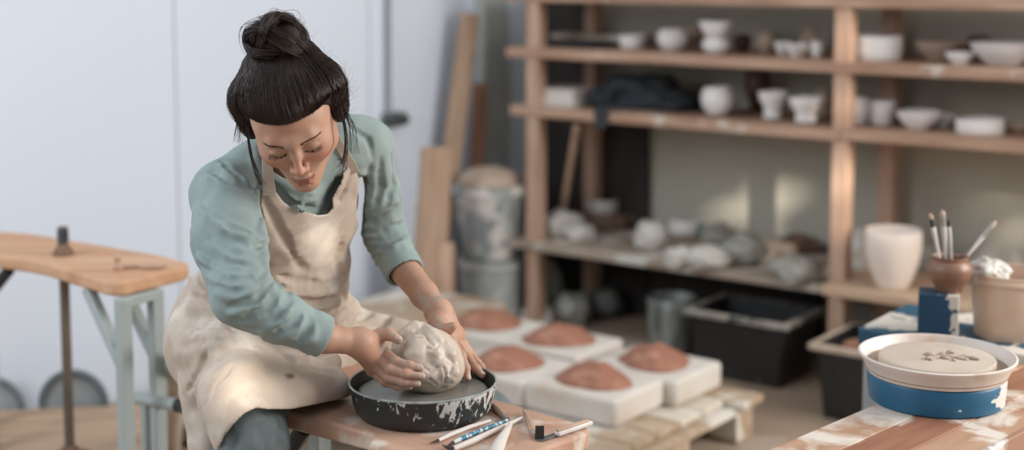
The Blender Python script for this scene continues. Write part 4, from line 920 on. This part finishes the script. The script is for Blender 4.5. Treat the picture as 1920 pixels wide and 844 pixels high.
for x_ in (-.14, -.72):
    for y_ in (-.05, -.28):
        b = MB(); b.box((x_, y_, (ZT-.05)/2), (.035, .035, ZT-.05)); b.obj('leg', steel, kb, bevel=.003)
    b = MB(); b.box((x_, -.165, ZT-.0625), (.035, .27, .035)); b.obj('cross_bar', steel, kb, bevel=.003)
b = MB(); b.tube([(-.50, -.26, ZT-.055), (-.74, -.26, .30)], .016, 8); b.obj('brace', darks, kb)
# splash pan and wheel head
PC = PZ(793, 714, .694); PC.z = ZT
pot_w = thing('potter_wheel', 'black splash pan flaked with white paint holding the wheel head in front of the woman', 'potter wheel', PC)
chip = nmat('flaked_black_paint', rgb(38, 40, 40), .42, rgb(52, 56, 56), scale=5, stretch=(1, 1, 3), spec=.4)
def add_chips(m, colr, S, st, t0, side, amount):
    nt = m.node_tree; N = nt.nodes; L = nt.links; b = N['Principled BSDF']; old = b.inputs['Base Color'].links[0].from_socket if b.inputs['Base Color'].links else None
    tc = N.new('ShaderNodeTexCoord'); mp = N.new('ShaderNodeMapping'); mp.inputs['Scale'].default_value = st; L.new(tc.outputs['Object'], mp.inputs[0])
    n = N.new('ShaderNodeTexNoise'); n.inputs['Scale'].default_value = S; n.inputs['Detail'].default_value = 6; n.inputs['Roughness'].default_value = .55; n.inputs['Distortion'].default_value = .6; L.new(mp.outputs[0], n.inputs['Vector'])
    sx = N.new('ShaderNodeSeparateXYZ'); L.new(tc.outputs['Object'], sx.inputs[0])
    d = N.new('ShaderNodeVectorMath'); d.operation = 'DOT_PRODUCT'; L.new(tc.outputs['Object'], d.inputs[0]); d.inputs[1].default_value = side
    ad = N.new('ShaderNodeMath'); ad.operation = 'MULTIPLY_ADD'; L.new(d.outputs['Value'], ad.inputs[0]); ad.inputs[1].default_value = amount; L.new(n.outputs[0], ad.inputs[2])
    r = N.new('ShaderNodeMapRange'); r.inputs[1].default_value = t0; r.inputs[2].default_value = t0+.02; L.new(ad.outputs[0], r.inputs[0])
    mx = N.new('ShaderNodeMix'); mx.data_type = 'RGBA'; L.new(r.outputs[0], mx.inputs[0]); mx.inputs[7].default_value = colr
    if old: L.new(old, mx.inputs[6])
    else: mx.inputs[6].default_value = b.inputs['Base Color'].default_value
    L.new(mx.outputs[2], b.inputs['Base Color'])
add_chips(chip, rgb(196, 194, 186), 78, (1, 1, .5), .68, (.7, -.1, 2.6), 1.0)
b = MB(); b.lathe([(.108, 0), (.117, .003), (.1235, .012), (.1275, .024), (.1325, .050), (.1345, .0545), (.1345, .0590)], n=96); b.f = b.f[:-1]; b.obj('splash_pan', chip, pot_w, ang=50)
b = MB(); b.lathe([(.1345, .0575), (.1352, .0600), (.1337, .0612), (.1312, .0600), (.1305, .053)], n=96); b.v = b.v; 
b.f = b.f[:-2]; b.obj('pan_rim', nmat('rim_grey', rgb(176, 178, 172), .5, rgb(120, 124, 120), scale=30, contrast=.3), pot_w, label='pale rim of the pan')
b = MB(); b.lathe([(.1305, .0590), (.126, .028), (.120, .010), (.01, .009)], n=96); b.f = [q for q in b.f if len(q) == 4]+[b.f[-1]]; b.obj('pan_inside', nmat('pan_inner', rgb(44, 44, 42), .35, rgb(84, 82, 76), scale=10, contrast=.3), pot_w, ang=60)
wh = nmat('wet_wheel_head', rgb(112, 110, 102), .30, rgb(140, 136, 126), scale=9, contrast=.3, spec=.6)
b = MB(); b.lathe([(.02, .010), (.113, .026), (.118, .029), (.118, .041), (.116, .0425)]+[(.116-.0045*k, .0428+.0007*(k % 2)) for k in range(1, 25)]+[(.001, .043)], n=96); b.obj('wheel_head', wh, pot_w, ang=30, label='wet grey wheel head')
# the clay
CC = P(803, 672, 2.535)
cl = Sdf((CC.x-.09, CC.y-.09, .655), (CC.x+.09, CC.y+.09, CC.z+.09), .0016)
cl.ell(CC, (.060, .060, .054), .01); cl.ell(CC+Vector((.004, 0, -.022)), (.060, .062, .040), .02)
rg = np.random.RandomState(12)
def cp_(px, py): return hit(cl, px, py, 0, 2.40, 2.62)
for (x0, y0), (x1, y1), r_, k in (((744, 634), (772, 628), .0125, .006), ((764, 619), (790, 613), .013, .007), ((798, 616), (822, 640), .0125, .005), ((742, 650), (748, 675), .012, .008), ((778, 645), (782, 690), .018, .016), ((836, 646), (850, 684), .0125, .005),
                      ((824, 684), (838, 712), .016, .008), ((800, 692), (816, 714), .013, .006), ((772, 700), (800, 704), .012, .010), ((812, 650), (816, 674), .012, .006), ((852, 690), (846, 708), .012, .005)):
    q0, q1 = cp_(x0, y0), cp_(x1, y1); of = np.array([0, .0065, -.002]); m_ = (q0+q1)/2+np.array([0, -.002, .001]); cl.chain([q0+of, m_+of, q1+of], [r_*.7, r_, r_*.75], k)
def cstroke(pts, r, k, op, lift=0):
    h = [hit(cl, x, y, lift, 2.38, 2.62) for x, y in pts]
    for a, c in zip(h[:-1], h[1:]):
        if np.linalg.norm(a-c) < .03: cl.cone(a, c, r, r, k, op)
for pts in ([(745, 632), (768, 636), (790, 632)], [(792, 622), (803, 637), (812, 648)], [(800, 652), (812, 655), (822, 648)], 
            [(792, 688), (806, 696), (820, 690)], [(832, 690), (836, 705), (834, 718)], [(770, 628), (780, 622)], [(848, 690), (842, 702)], [(806, 712), (818, 722)], [(758, 648), (754, 668), (758, 690)]):
    cstroke(pts, .0028, .003, '-', .0006)
x, y, z = cl.grid(); cl.D += (.0010*vnoise(x+0*y+0*z, y+0*x+0*z, z+0*x+0*y, 38, 2)+.0005*vnoise(x+0*y+0*z, y+0*x+0*z, z+0*x+0*y, 150, 4)).astype(np.float32)
cl.half((0, 0, ZT+.0428), (0, 0, 1), .002)
v, f = cl.mesh()
clay_m = nmat('wet_clay', rgb(204, 186, 168), .42, rgb(184, 166, 148), scale=16, contrast=.5, bump=.35, bscale=120, spec=.45)
tag(npmesh('clay_lump', v, f, clay_m), 'rough lump of pale grey clay on the wheel between the hands', 'clay')

# ---- tools on the bench
whitew = nmat('white_handle', rgb(214, 206, 198), .5, rgb(196, 184, 172), scale=20); woodt = nmat('tool_wood', rgb(190, 160, 136), .6, rgb(160, 126, 102), scale=14)
blue_w = nmat('blue_brush', rgb(196, 200, 200), .5); add_chips(blue_w, rgb(40, 112, 138), 90, (1, 1, 1), .47, (0, 0, 0), 0)
bristle = nmat('bristle', rgb(70, 54, 44), .8, rgb(46, 36, 30), scale=30, stretch=(10, 10, 1)); metal = nmat('ferrule', rgb(176, 172, 164), .3, metal=.8)
def rod(name, label, pts, rad, mat, cat, parts=()):
    z = ZT+max(rad)+.0003; q = [PZ(x, y, z) for x, y in pts]; t = thing(name, label, cat, (q[0].x, q[0].y, ZT), group='clay tools lying on the bench'); o = Vector((q[0].x, q[0].y, ZT))
    b = MB(); b.tube([p-o for p in q], rad, 20); b.obj('handle', mat, t, ang=60)
    for nm, pp, rr, mm in parts:
        b = MB(); b.tube([PZ(x, y, z)-o for x, y in pp], rr, 10); b.obj(nm, mm, t, ang=60)
    return t
rod('paint_brush', 'thin white-handled brush nearest the pan', [(919, 789), (880, 801), (845, 815), (822, 826)], [.0030, .0042, .0042, .0030], whitew, 'brush', [('bristles', [(822, 826), (806, 832)], [.003, .0006], bristle)])
rod('paint_brush', 'brush with blue lettering along its handle, second from the pan', [(952, 788), (905, 806), (868, 822), (850, 830)], [.0030, .0040, .0044, .0034], blue_w, 'brush', [('bristles', [(850, 830), (834, 840)], [.0034, .0006], bristle)])
rod('paint_brush', 'thick white-handled brush with a dark pointed tip', [(979, 784), (930, 806), (885, 828), (850, 842)], [.0030, .0046, .0056, .0048], whitew, 'brush', [('bristles', [(850, 842), (840, 840), (828, 834)], [.0048, .003, .0004], bristle)])
rod('clay_knife', 'rounded pale wooden spatula pointing to the camera', [(958, 794), (957, 796), (948, 812), (938, 830), (930, 848), (928, 854), (927, 857)], [.0015, .0040, .0070, .0100, .0110, .0085, .0030], whitew, 'spatula')
rod('wood_tool', 'turned wooden tool lying against the pan', [(922, 758), (935, 770), (945, 780)], [.0052, .0064, .0056], woodt, 'tool', [('metal_collar', [(945, 780), (952, 786)], [.0056, .004], metal)])
lt = rod('loop_tool', 'short wooden loop tool beside the black blade', [(984, 772), (992, 790), (1001, 812)], [.0038, .0056, .0062], woodt, 'tool', [('wire_loop', [(984, 772), (980, 768), (984, 766), (989, 769), (985, 773)], [.0009]*5, metal), ('metal_collar', [(1001, 812), (1003, 818)], [.0062, .005], metal)])
# ribbon tool with upright black blade
rt = thing('ribbon_tool', 'pale wooden trimming tool with an upright black blade', 'tool', PZ(1060, 810, ZT), group='clay tools lying on the bench'); o_ = PZ(1060, 810, ZT)
a_, c_ = PZ(1108, 798, ZT)-o_, PZ(1043, 820, ZT)-o_; d_ = (c_-a_).normalized(); ang_ = math.atan2(d_.y, d_.x); Rr = Matrix.Rotation(ang_, 3, 'Z')
b = MB(); b.box((a_+c_)/2+Vector((0, 0, .0055)), ((a_-c_).length, .013, .009), Rr); b.obj('handle', whitew, rt, bevel=.003)
b = MB(); b.box((a_+c_)/2+Vector((0, 0, .0115))+d_*.004, ((a_-c_).length*.88, .008, .004), Rr); b.obj('handle_strip', woodt, rt, bevel=.0015)
k_ = PZ(1012, 826, ZT)-o_; b = MB(); b.box((c_+k_)/2+Vector((0, 0, .003)), ((c_-k_).length+.01, .012, .0018), Rr); b.obj('steel_neck', nmat('tool_steel', rgb(96, 100, 100), .35, metal=.7), rt, bevel=.0006)
b = MB(); b.box(k_+Vector((0, 0, .0135)), (.0020, .0155, .0250), Rr @ Matrix.Rotation(.9, 3, 'Z')); b.obj('blade', nmat('black_blade', rgb(40, 40, 38), .45), rt, bevel=.0008, label='upright black blade')

# ---- left bench, its shaft and frame
ZL = .68
def Lp(px, py, z=ZL): return PZ(px, py, z)
tb = thing('workbench', 'orange-brown wooden bench on pale steel legs at the left', 'workbench', (Lp(215, 530).x, Lp(215, 530).y, 0)); ob = Vector((Lp(215, 530).x, Lp(215, 530).y, 0))
outl = [(213, 530), (232, 529), (290, 515), (343, 502), (354, 497), (352, 492), (300, 478), (240, 468), (170, 456), (110, 446), (60, 438), (0, 433), (-30, 430), (-32, 474), (0, 480), (50, 486), (90, 494), (120, 504), (160, 516), (196, 527)]
pl = [Lp(x, y)-ob for x, y in outl]
b = MB(); b.prism([(p.x, p.y) for p in pl][::-1], ZL-.036, ZL); b.obj('bench_top', wood('orange_bench', (202, 162, 128), (176, 128, 94), 0, .6), tb, bevel=.008, seg=3)
def pole_px(px0, py0, px1, py1, Y0, Y1, w_, nm, mat):
    a, c = P(px0, py0, Y0), P(px1, py1, Y1); b = MB(); d = c-a; z = d.normalized(); x = Vector((.8, .6, 0)); x = (x-z*x.dot(z)).normalized(); y = z.cross(x)
    b.box((a+c)/2-ob, (w_, w_, d.length), Matrix((x, y, z)).transposed()); b.obj(nm, mat, tb, bevel=.003); return a
Y1_ = Lp(230, 545).y+.03; Y2_ = Lp(290, 520).y-.02
legA = P(230, 556, Y1_+.05); legB = P(291, 545, Y2_+.05)
for g_ in (legA, legB):
    b = MB(); b.box(Vector((g_.x, g_.y, (ZL-.04)/2))-ob, (.032, .032, ZL-.04), Matrix.Rotation(.8, 3, 'Z')); b.obj('leg', steel, tb, bevel=.003)
    q0 = Vector((g_.x-.12, g_.y+.12, ZL-.040))-ob; q1 = Vector((g_.x, g_.y, ZL-.215))-ob; d = q1-q0; z = d.normalized(); x = Vector((.6, .8, 0)); x = (x-z*x.dot(z)).normalized(); y = z.cross(x)
    b = MB(); b.box((q0+q1)/2, (.026, .026, d.length), Matrix((x, y, z)).transposed()); b.obj('brace', darks if False else steel, tb, bevel=.003)
b = MB(); d = legB-legA; b.box((legA+legB)/2*Vector((1, 1, 0)) if False else Vector(((legA.x+legB.x)/2, (legA.y+legB.y)/2, ZL-.048))-ob, (Vector((d.x, d.y, 0)).length+.03, .03, .024), Matrix.Rotation(math.atan2(d.y, d.x), 3, 'Z')); b.obj('cross_bar', steel, tb, bevel=.003)
for q in ((0, 0), (-1, 0)):
    g_ = Lp(-26, 438) if q[0] == 0 else Lp(-27, 466); b = MB(); b.box(Vector((g_.x, g_.y, (ZL-.04)/2))-ob, (.032, .032, ZL-.04)); b.obj('leg', steel, tb, bevel=.003)
b = MB(); q0 = Lp(18, 505, ZL-.05)-ob; q1 = q0+Vector((-.16, .11, -.17)); b.tube([q0, q1], .016, 8); b.obj('brace', darks, tb)
sh_p = Lp(119, 478); iron = nmat('worn_iron', rgb(86, 78, 70), .5, rgb(120, 104, 88), scale=12, stretch=(1, 1, .4), metal=.4); rust = nmat('rusty_iron', rgb(120, 90, 68), .7, rgb(96, 74, 58), scale=20)
st_ = thing('wheel_shaft', 'upright steel shaft rising through the left bench', 'shaft', (sh_p.x, sh_p.y, 0)); zpl = .12
b = MB(); b.lathe([(.013, .135), (.013, ZL+.075), (.012, ZL+.076)], n=20); b.obj('rod', iron, st_, ang=40)
b = MB(); b.lathe([(.028, ZL+.0005), (.028, ZL+.006), (.018, ZL+.022), (.013, ZL+.028)], n=24); b.obj('collar', rust, st_, ang=40)
b = MB(); b.lathe([(.0125, ZL+.032), (.0155, ZL+.034)]+[(.0155-.0015*(k % 2), ZL+.036+k*.003) for k in range(11)]+[(.013, ZL+.072)], n=20); b.obj('threaded_end', darks, st_, ang=30, label='black threaded end')
b = MB(); b.lathe([(.062, .1205), (.064, .126), (.060, .132), (.024, .134), (.022, .155), (.014, .160)], n=32); b.obj('flange', rust, st_, ang=40)
pf_ = PZ(80, 806, zpl)
plat = tag(MB().box((0, 0, zpl/2), (.70, .62, zpl)).obj('wood_platform', wood('platform_wood', (184, 156, 130), (152, 124, 98), 0, .8), loc=(-1.34, 3.85, 0), rotz=.13, bevel=.006), 'low wooden platform under the left bench', 'platform')
b = MB(); p = Lp(221, 508); b.lathe([(.010, 0), (.012, .012), (.007, .022), (.010, .034), (.006, .042)], n=16); tag(b.obj('wood_peg', pine, loc=p), 'small wooden peg standing on the left bench', 'peg')
b = MB(); p = Lp(285, 503); b.tube([(.03*math.cos(a), .016*math.sin(a), .006) for a in np.linspace(0, 6.0, 20)], .005, 8); b.tube([(-.03, 0, .005), (-.075, -.004, .005)], .004, 8); tag(b.obj('wire_cutter', woodt, loc=p, ang=60), 'flat wooden ring tool lying near the end of the left bench', 'tool')
# pulley wheels behind the platform
pgm = nmat('dull_rubber', rgb(96, 104, 106), .6); pin = nmat('pale_disc', rgb(176, 178, 176), .5, rgb(140, 142, 140), scale=8)
for px, py, r_, lb in ((138, 745, .098, 'grey-rimmed wheel standing behind the shaft of the left bench'), (-18, 770, .098, 'grey-rimmed wheel cut by the left picture edge')):
    c_ = P(px, py, 4.27 if px > 0 else 4.20); t = thing('spare_wheel', lb, 'wheel', (c_.x, c_.y, 0)); 
    b = MB(); b.tube([(r_*math.cos(a), 0, r_+r_*math.sin(a)) for a in np.linspace(0, 2*math.pi, 41)], .011, 10, False); b.obj('tyre', pgm, t)
    b = MB(); b.lathe([(r_*.95, -.006), (r_*.5, -.012), (.01, -.012)], n=36); o = b.obj('disc', pin, t, loc=(0, 0, r_)); o.rotation_euler = (math.pi/2, 0, 0)
sp = P(300, 757, 3.45); t = thing('pipe_stand', 'grey horizontal pipe with a black end cap behind the bench leg', 'pipe stand', (sp.x, sp.y, 0)); so_ = Vector((sp.x, sp.y, 0))
a_, c_ = P(252, 745, 3.52)-so_, P(338, 761, 3.40)-so_; b = MB(); b.tube([a_, c_], .016, 14); b.obj('pipe', steel, t, ang=50); d_ = (c_-a_).normalized(); b = MB(); b.tube([c_-d_*.01, c_+d_*.016], .0175, 14); b.obj('end_cap', nmat('cap', rgb(34, 34, 34), .5), t, ang=50)
b = MB(); m_ = a_*.75+c_*.25; b.tube([(m_.x, m_.y, 0), m_], .013, 12); b.obj('upright', steel, t, ang=50)
lump_px('plastic_bag', 345, 838, .0, 90, 70, plasg, 'pale crumpled bag on the floor left of the knee', 'bag', 41, sharp=.11)
b = MB(); a_, c_ = P(333, 640, 3.35), PZ(318, 860, .01); b.tube([a_, c_], [.022, .030], 12); tag(b.obj('wooden_prop', palep, ang=60), 'pale wooden prop standing just left of the apron', 'prop')

# ---- right bench with blue wheel
D_ = Vector((.70, .714, 0)).normalized(); ZD = math.atan2(D_.y, D_.x); ZR = .58; RA = PZ(1640, 757, ZR)
rbw = wood('red_plank', (160, 112, 86), (126, 84, 62), 0, .8, stain=(200, 186, 170), sl=.50, ss=8); rbw2 = wood('tan_plank', (182, 146, 118), (150, 110, 84), 0, .8, stain=(210, 198, 184), sl=.47, ss=8)
rb_ = thing('workbench', 'paint-spattered plank bench under the blue and white wheel', 'workbench', (RA.x, RA.y, 0), ZD)
for k in range(3):
    b = MB(); b.box((-.10, -.048-k*.093, ZR-.017), (1.15, .092, .034)); b.obj('plank', [rbw2, rbw, rbw2][k], rb_, bevel=.003)
pale_edge = nmat('white_spattered_edge', rgb(150, 112, 88), .7, c3=rgb(216, 208, 200), s3=9, lo3=.40, hi3=.46)
b = MB(); b.box((-.10, -.285, ZR-.015), (1.15, .012, .036)); b.obj('edge_strip', pale_edge, rb_, bevel=.002)
for x_ in (-.35, .35):
    for y_ in (-.04, -.24):
        b = MB(); b.box((x_, y_, (ZR-.034)/2), (.04, .04, ZR-.034)); b.obj('leg', steel, rb_, bevel=.003)
RC = PZ(1757, 716, ZR+.03); RC = PZ(1757, 664, ZR+.092); RC.z = ZR
bluem = nmat('blue_paint', rgb(26, 94, 126), .4, rgb(20, 80, 108), scale=4); add_chips(bluem, rgb(200, 194, 186), 14, (1, 1, 1), .66, (.5, -.3, 0), .8)
whp = nmat('cream_plastic', rgb(220, 208, 198), .4, rgb(206, 190, 176), scale=5, c3=rgb(190, 160, 138), s3=9, lo3=.60, hi3=.72)
rwt = thing('potter_wheel', 'potter wheel with white basin on a round blue base at the right', 'potter wheel', RC)
b = MB(); b.lathe([(.128, 0), (.132, .003), (.1355, .050), (.133, .054), (.10, .054)], n=80); b.obj('base', bluem, rwt, ang=40)
b = MB(); b.lathe([(.128, .0542), (.1355, .056), (.139, .066), (.146, .080), (.153, .089), (.154, .093), (.150, .095), (.145, .090), (.136, .070), (.130, .062), (.01, .0615)], n=80); b.obj('basin', whp, rwt, ang=50)
b = MB(); b.lathe([(.113, .060), (.114, .064), (.114, .084), (.112, .087), (.108, .088), (.01, .088)], n=80, wob=.003); b.obj('wheel_head', nmat('clayed_head', rgb(190, 176, 160), .7, rgb(172, 154, 136), scale=8, bump=.4, bscale=60), rwt, ang=40)
b = MB(); b.lathe([(.1385, .0625), (.138, .0722), (.01, .0724)], n=64); b.obj('slip_pool', nmat('slip_brown', rgb(150, 122, 102), .35, rgb(128, 102, 84), scale=12), rwt)
b = MB(); b.lathe([(.03, .062), (.03, .066), (.10, .0665)], n=40); b.obj('spindle', nmat('spindle', rgb(120, 108, 96), .6), rwt)
crumb_m = nmat('clay_crumb', rgb(178, 160, 142), .8, rgb(150, 130, 112), scale=30, bump=.4, bscale=80)
for k in range(30):
    a = rn.uniform(0, 6.28); q = rn.uniform(0, .052); lump('clay_crumb', RC+Vector((.02+q*math.cos(a)*1.2, -.01+q*math.sin(a)*.6, .0875)), (rn.uniform(.004, .014), rn.uniform(.003, .009), rn.uniform(.002, .0045)), crumb_m, 'clay crumb on the blue-based wheel', 'clay crumb', k+50, sub=2, rotz=a, group='clay crumbs on the right wheel head')
# stand behind it
zs = .598; sx_ = P(1872, 650, 3.22)
stm = nmat('blue_white_stand', rgb(38, 84, 104), .5, rgb(30, 70, 92), scale=6); add_chips(stm, rgb(206, 196, 182), 9, (1, 1, 1), .50, (0, 0, 0), 0)
stn = thing('side_stand', 'blue stand streaked with white paint behind the right wheel', 'stand', (sx_.x, sx_.y, 0), ZU)
b = MB(); b.box((0, 0, zs-.02), (.56, .30, .04)); b.obj('stand_top', stm, stn, bevel=.004)
for x_ in (-.25, .25):
    for y_ in (-.12, .12):
        b = MB(); b.box((x_, y_, (zs-.04)/2), (.04, .04, zs-.04)); b.obj('leg', steel, stn, bevel=.003)
bb = P(1768, 640, 3.12); bb.z = zs; s_ = dep(bb)/F; hb = .112
t = tag(MB().box((0, 0, hb/2), (.088, .075, hb)).obj('blue_box', nmat('deep_blue', rgb(26, 66, 92), .45, rgb(20, 54, 78), scale=5), loc=bb+Vector((0, .04, 0)), rotz=-.30, bevel=.002), 'upright blue block under the brown brush jar', 'box'); add_chips(t.data.materials[0], rgb(196, 186, 170), 18, (1, 1, 1), .60, (2.5, .2, .3), 1.6)
jp = bb+Vector((.022, .04, hb+.0005)); jm = nmat('brown_jar', rgb(138, 100, 78), .4, rgb(112, 78, 60), scale=8, contrast=.4, c3=rgb(176, 148, 126), s3=10, lo3=.56, hi3=.64)
rj = .0505; hj = .082; b = MB(); b.lathe([(a*rj, c*hj) for a, c in PR['jar']], n=48, wob=.008); tag(b.obj('jar', jm, loc=jp, ang=60), 'round brown clay jar holding brushes on the blue block', 'jar')
def jbrush(label, tip, base, hm, tm, tlen=.16, r0=.0035, r1=.0055):
    a = jp+Vector(base)+Vector((0, 0, .018)); c = P(tip[0], tip[1], jp.y+tip[2]); t = thing('paint_brush', label, 'brush', a, group='brushes standing in the brown jar')
    d = c-a; b = MB(); b.tube([Vector((0, 0, 0)), d*.5, d*(1-tlen*1.6)], [r0*.8, r0, r1], 10); b.obj('handle', hm, t, ang=60)
    b = MB(); b.tube([d*(1-tlen*1.6), d*(1-tlen*.7)], [r1, r1*.9], 10); b.obj('ferrule', metal if tm is not woodt else darks, t, ang=60)
    b = MB(); b.tube([d*(1-tlen*.7), d*(1-tlen*.3), d], [r1*.9, r1*1.0, r1*.25], 10); b.obj('bristles', tm, t, ang=60)
jbrush('leftmost brush in the jar, orange tip with a black band', (1744, 400, -.01), (-.012, -.01, 0), whitew, woodt, .12)
jbrush('middle brush in the jar with a pale pointed tip', (1767, 394, .0), (.000, .008, 0), whitew, clay_t, .14, .004, .0062)
jbrush('grey-banded brush just right of the middle one in the jar', (1778, 412, .012), (.006, -.010, 0), nmat('greyh', rgb(170, 168, 162), .5), bristle, .16)
jbrush('brush leaning far to the right in the jar', (1868, 414, .02), (-.008, .004, 0), whitew, clay_t, .16, .0032, .0058)
pk = P(1893, 632, 3.20); pk.z = zs; rk = .092; hk = .150
bt = thing('plastic_bucket', 'cloudy clay-smeared plastic bucket at the right edge', 'bucket', pk); cm = nmat('cloudy_plastic', rgb(226, 200, 176), .35, rgb(206, 172, 144), scale=5, contrast=.6, trans=.15, c3=rgb(226, 214, 200), s3=8, lo3=.55, hi3=.7)
b = MB(); b.lathe([(rk*.84, 0), (rk*.86, .004), (rk*.97, hk*.86), (rk*1.03, hk*.87), (rk*1.03, hk*.92), (rk*.99, hk*.93), (rk, hk), (rk*.95, hk), (rk*.82, .01), (.01, .01)], n=56); b.obj('body', cm, bt, ang=40)
b = MB(); b.lathe([(rk*.90, hk*.78), (rk*.5, hk*.80), (.01, hk*.82)], n=40, wob=.04); b.obj('clay_fill', nmat('slip', rgb(176, 132, 104), .6, rgb(150, 108, 84), scale=10), bt)
lump('plastic_film', pk+Vector((-.055, -.01, hk*.80)), (.040, .035, .032), plas, 'crumpled white film poking out of the plastic bucket', 'film', 61, sharp=.2)
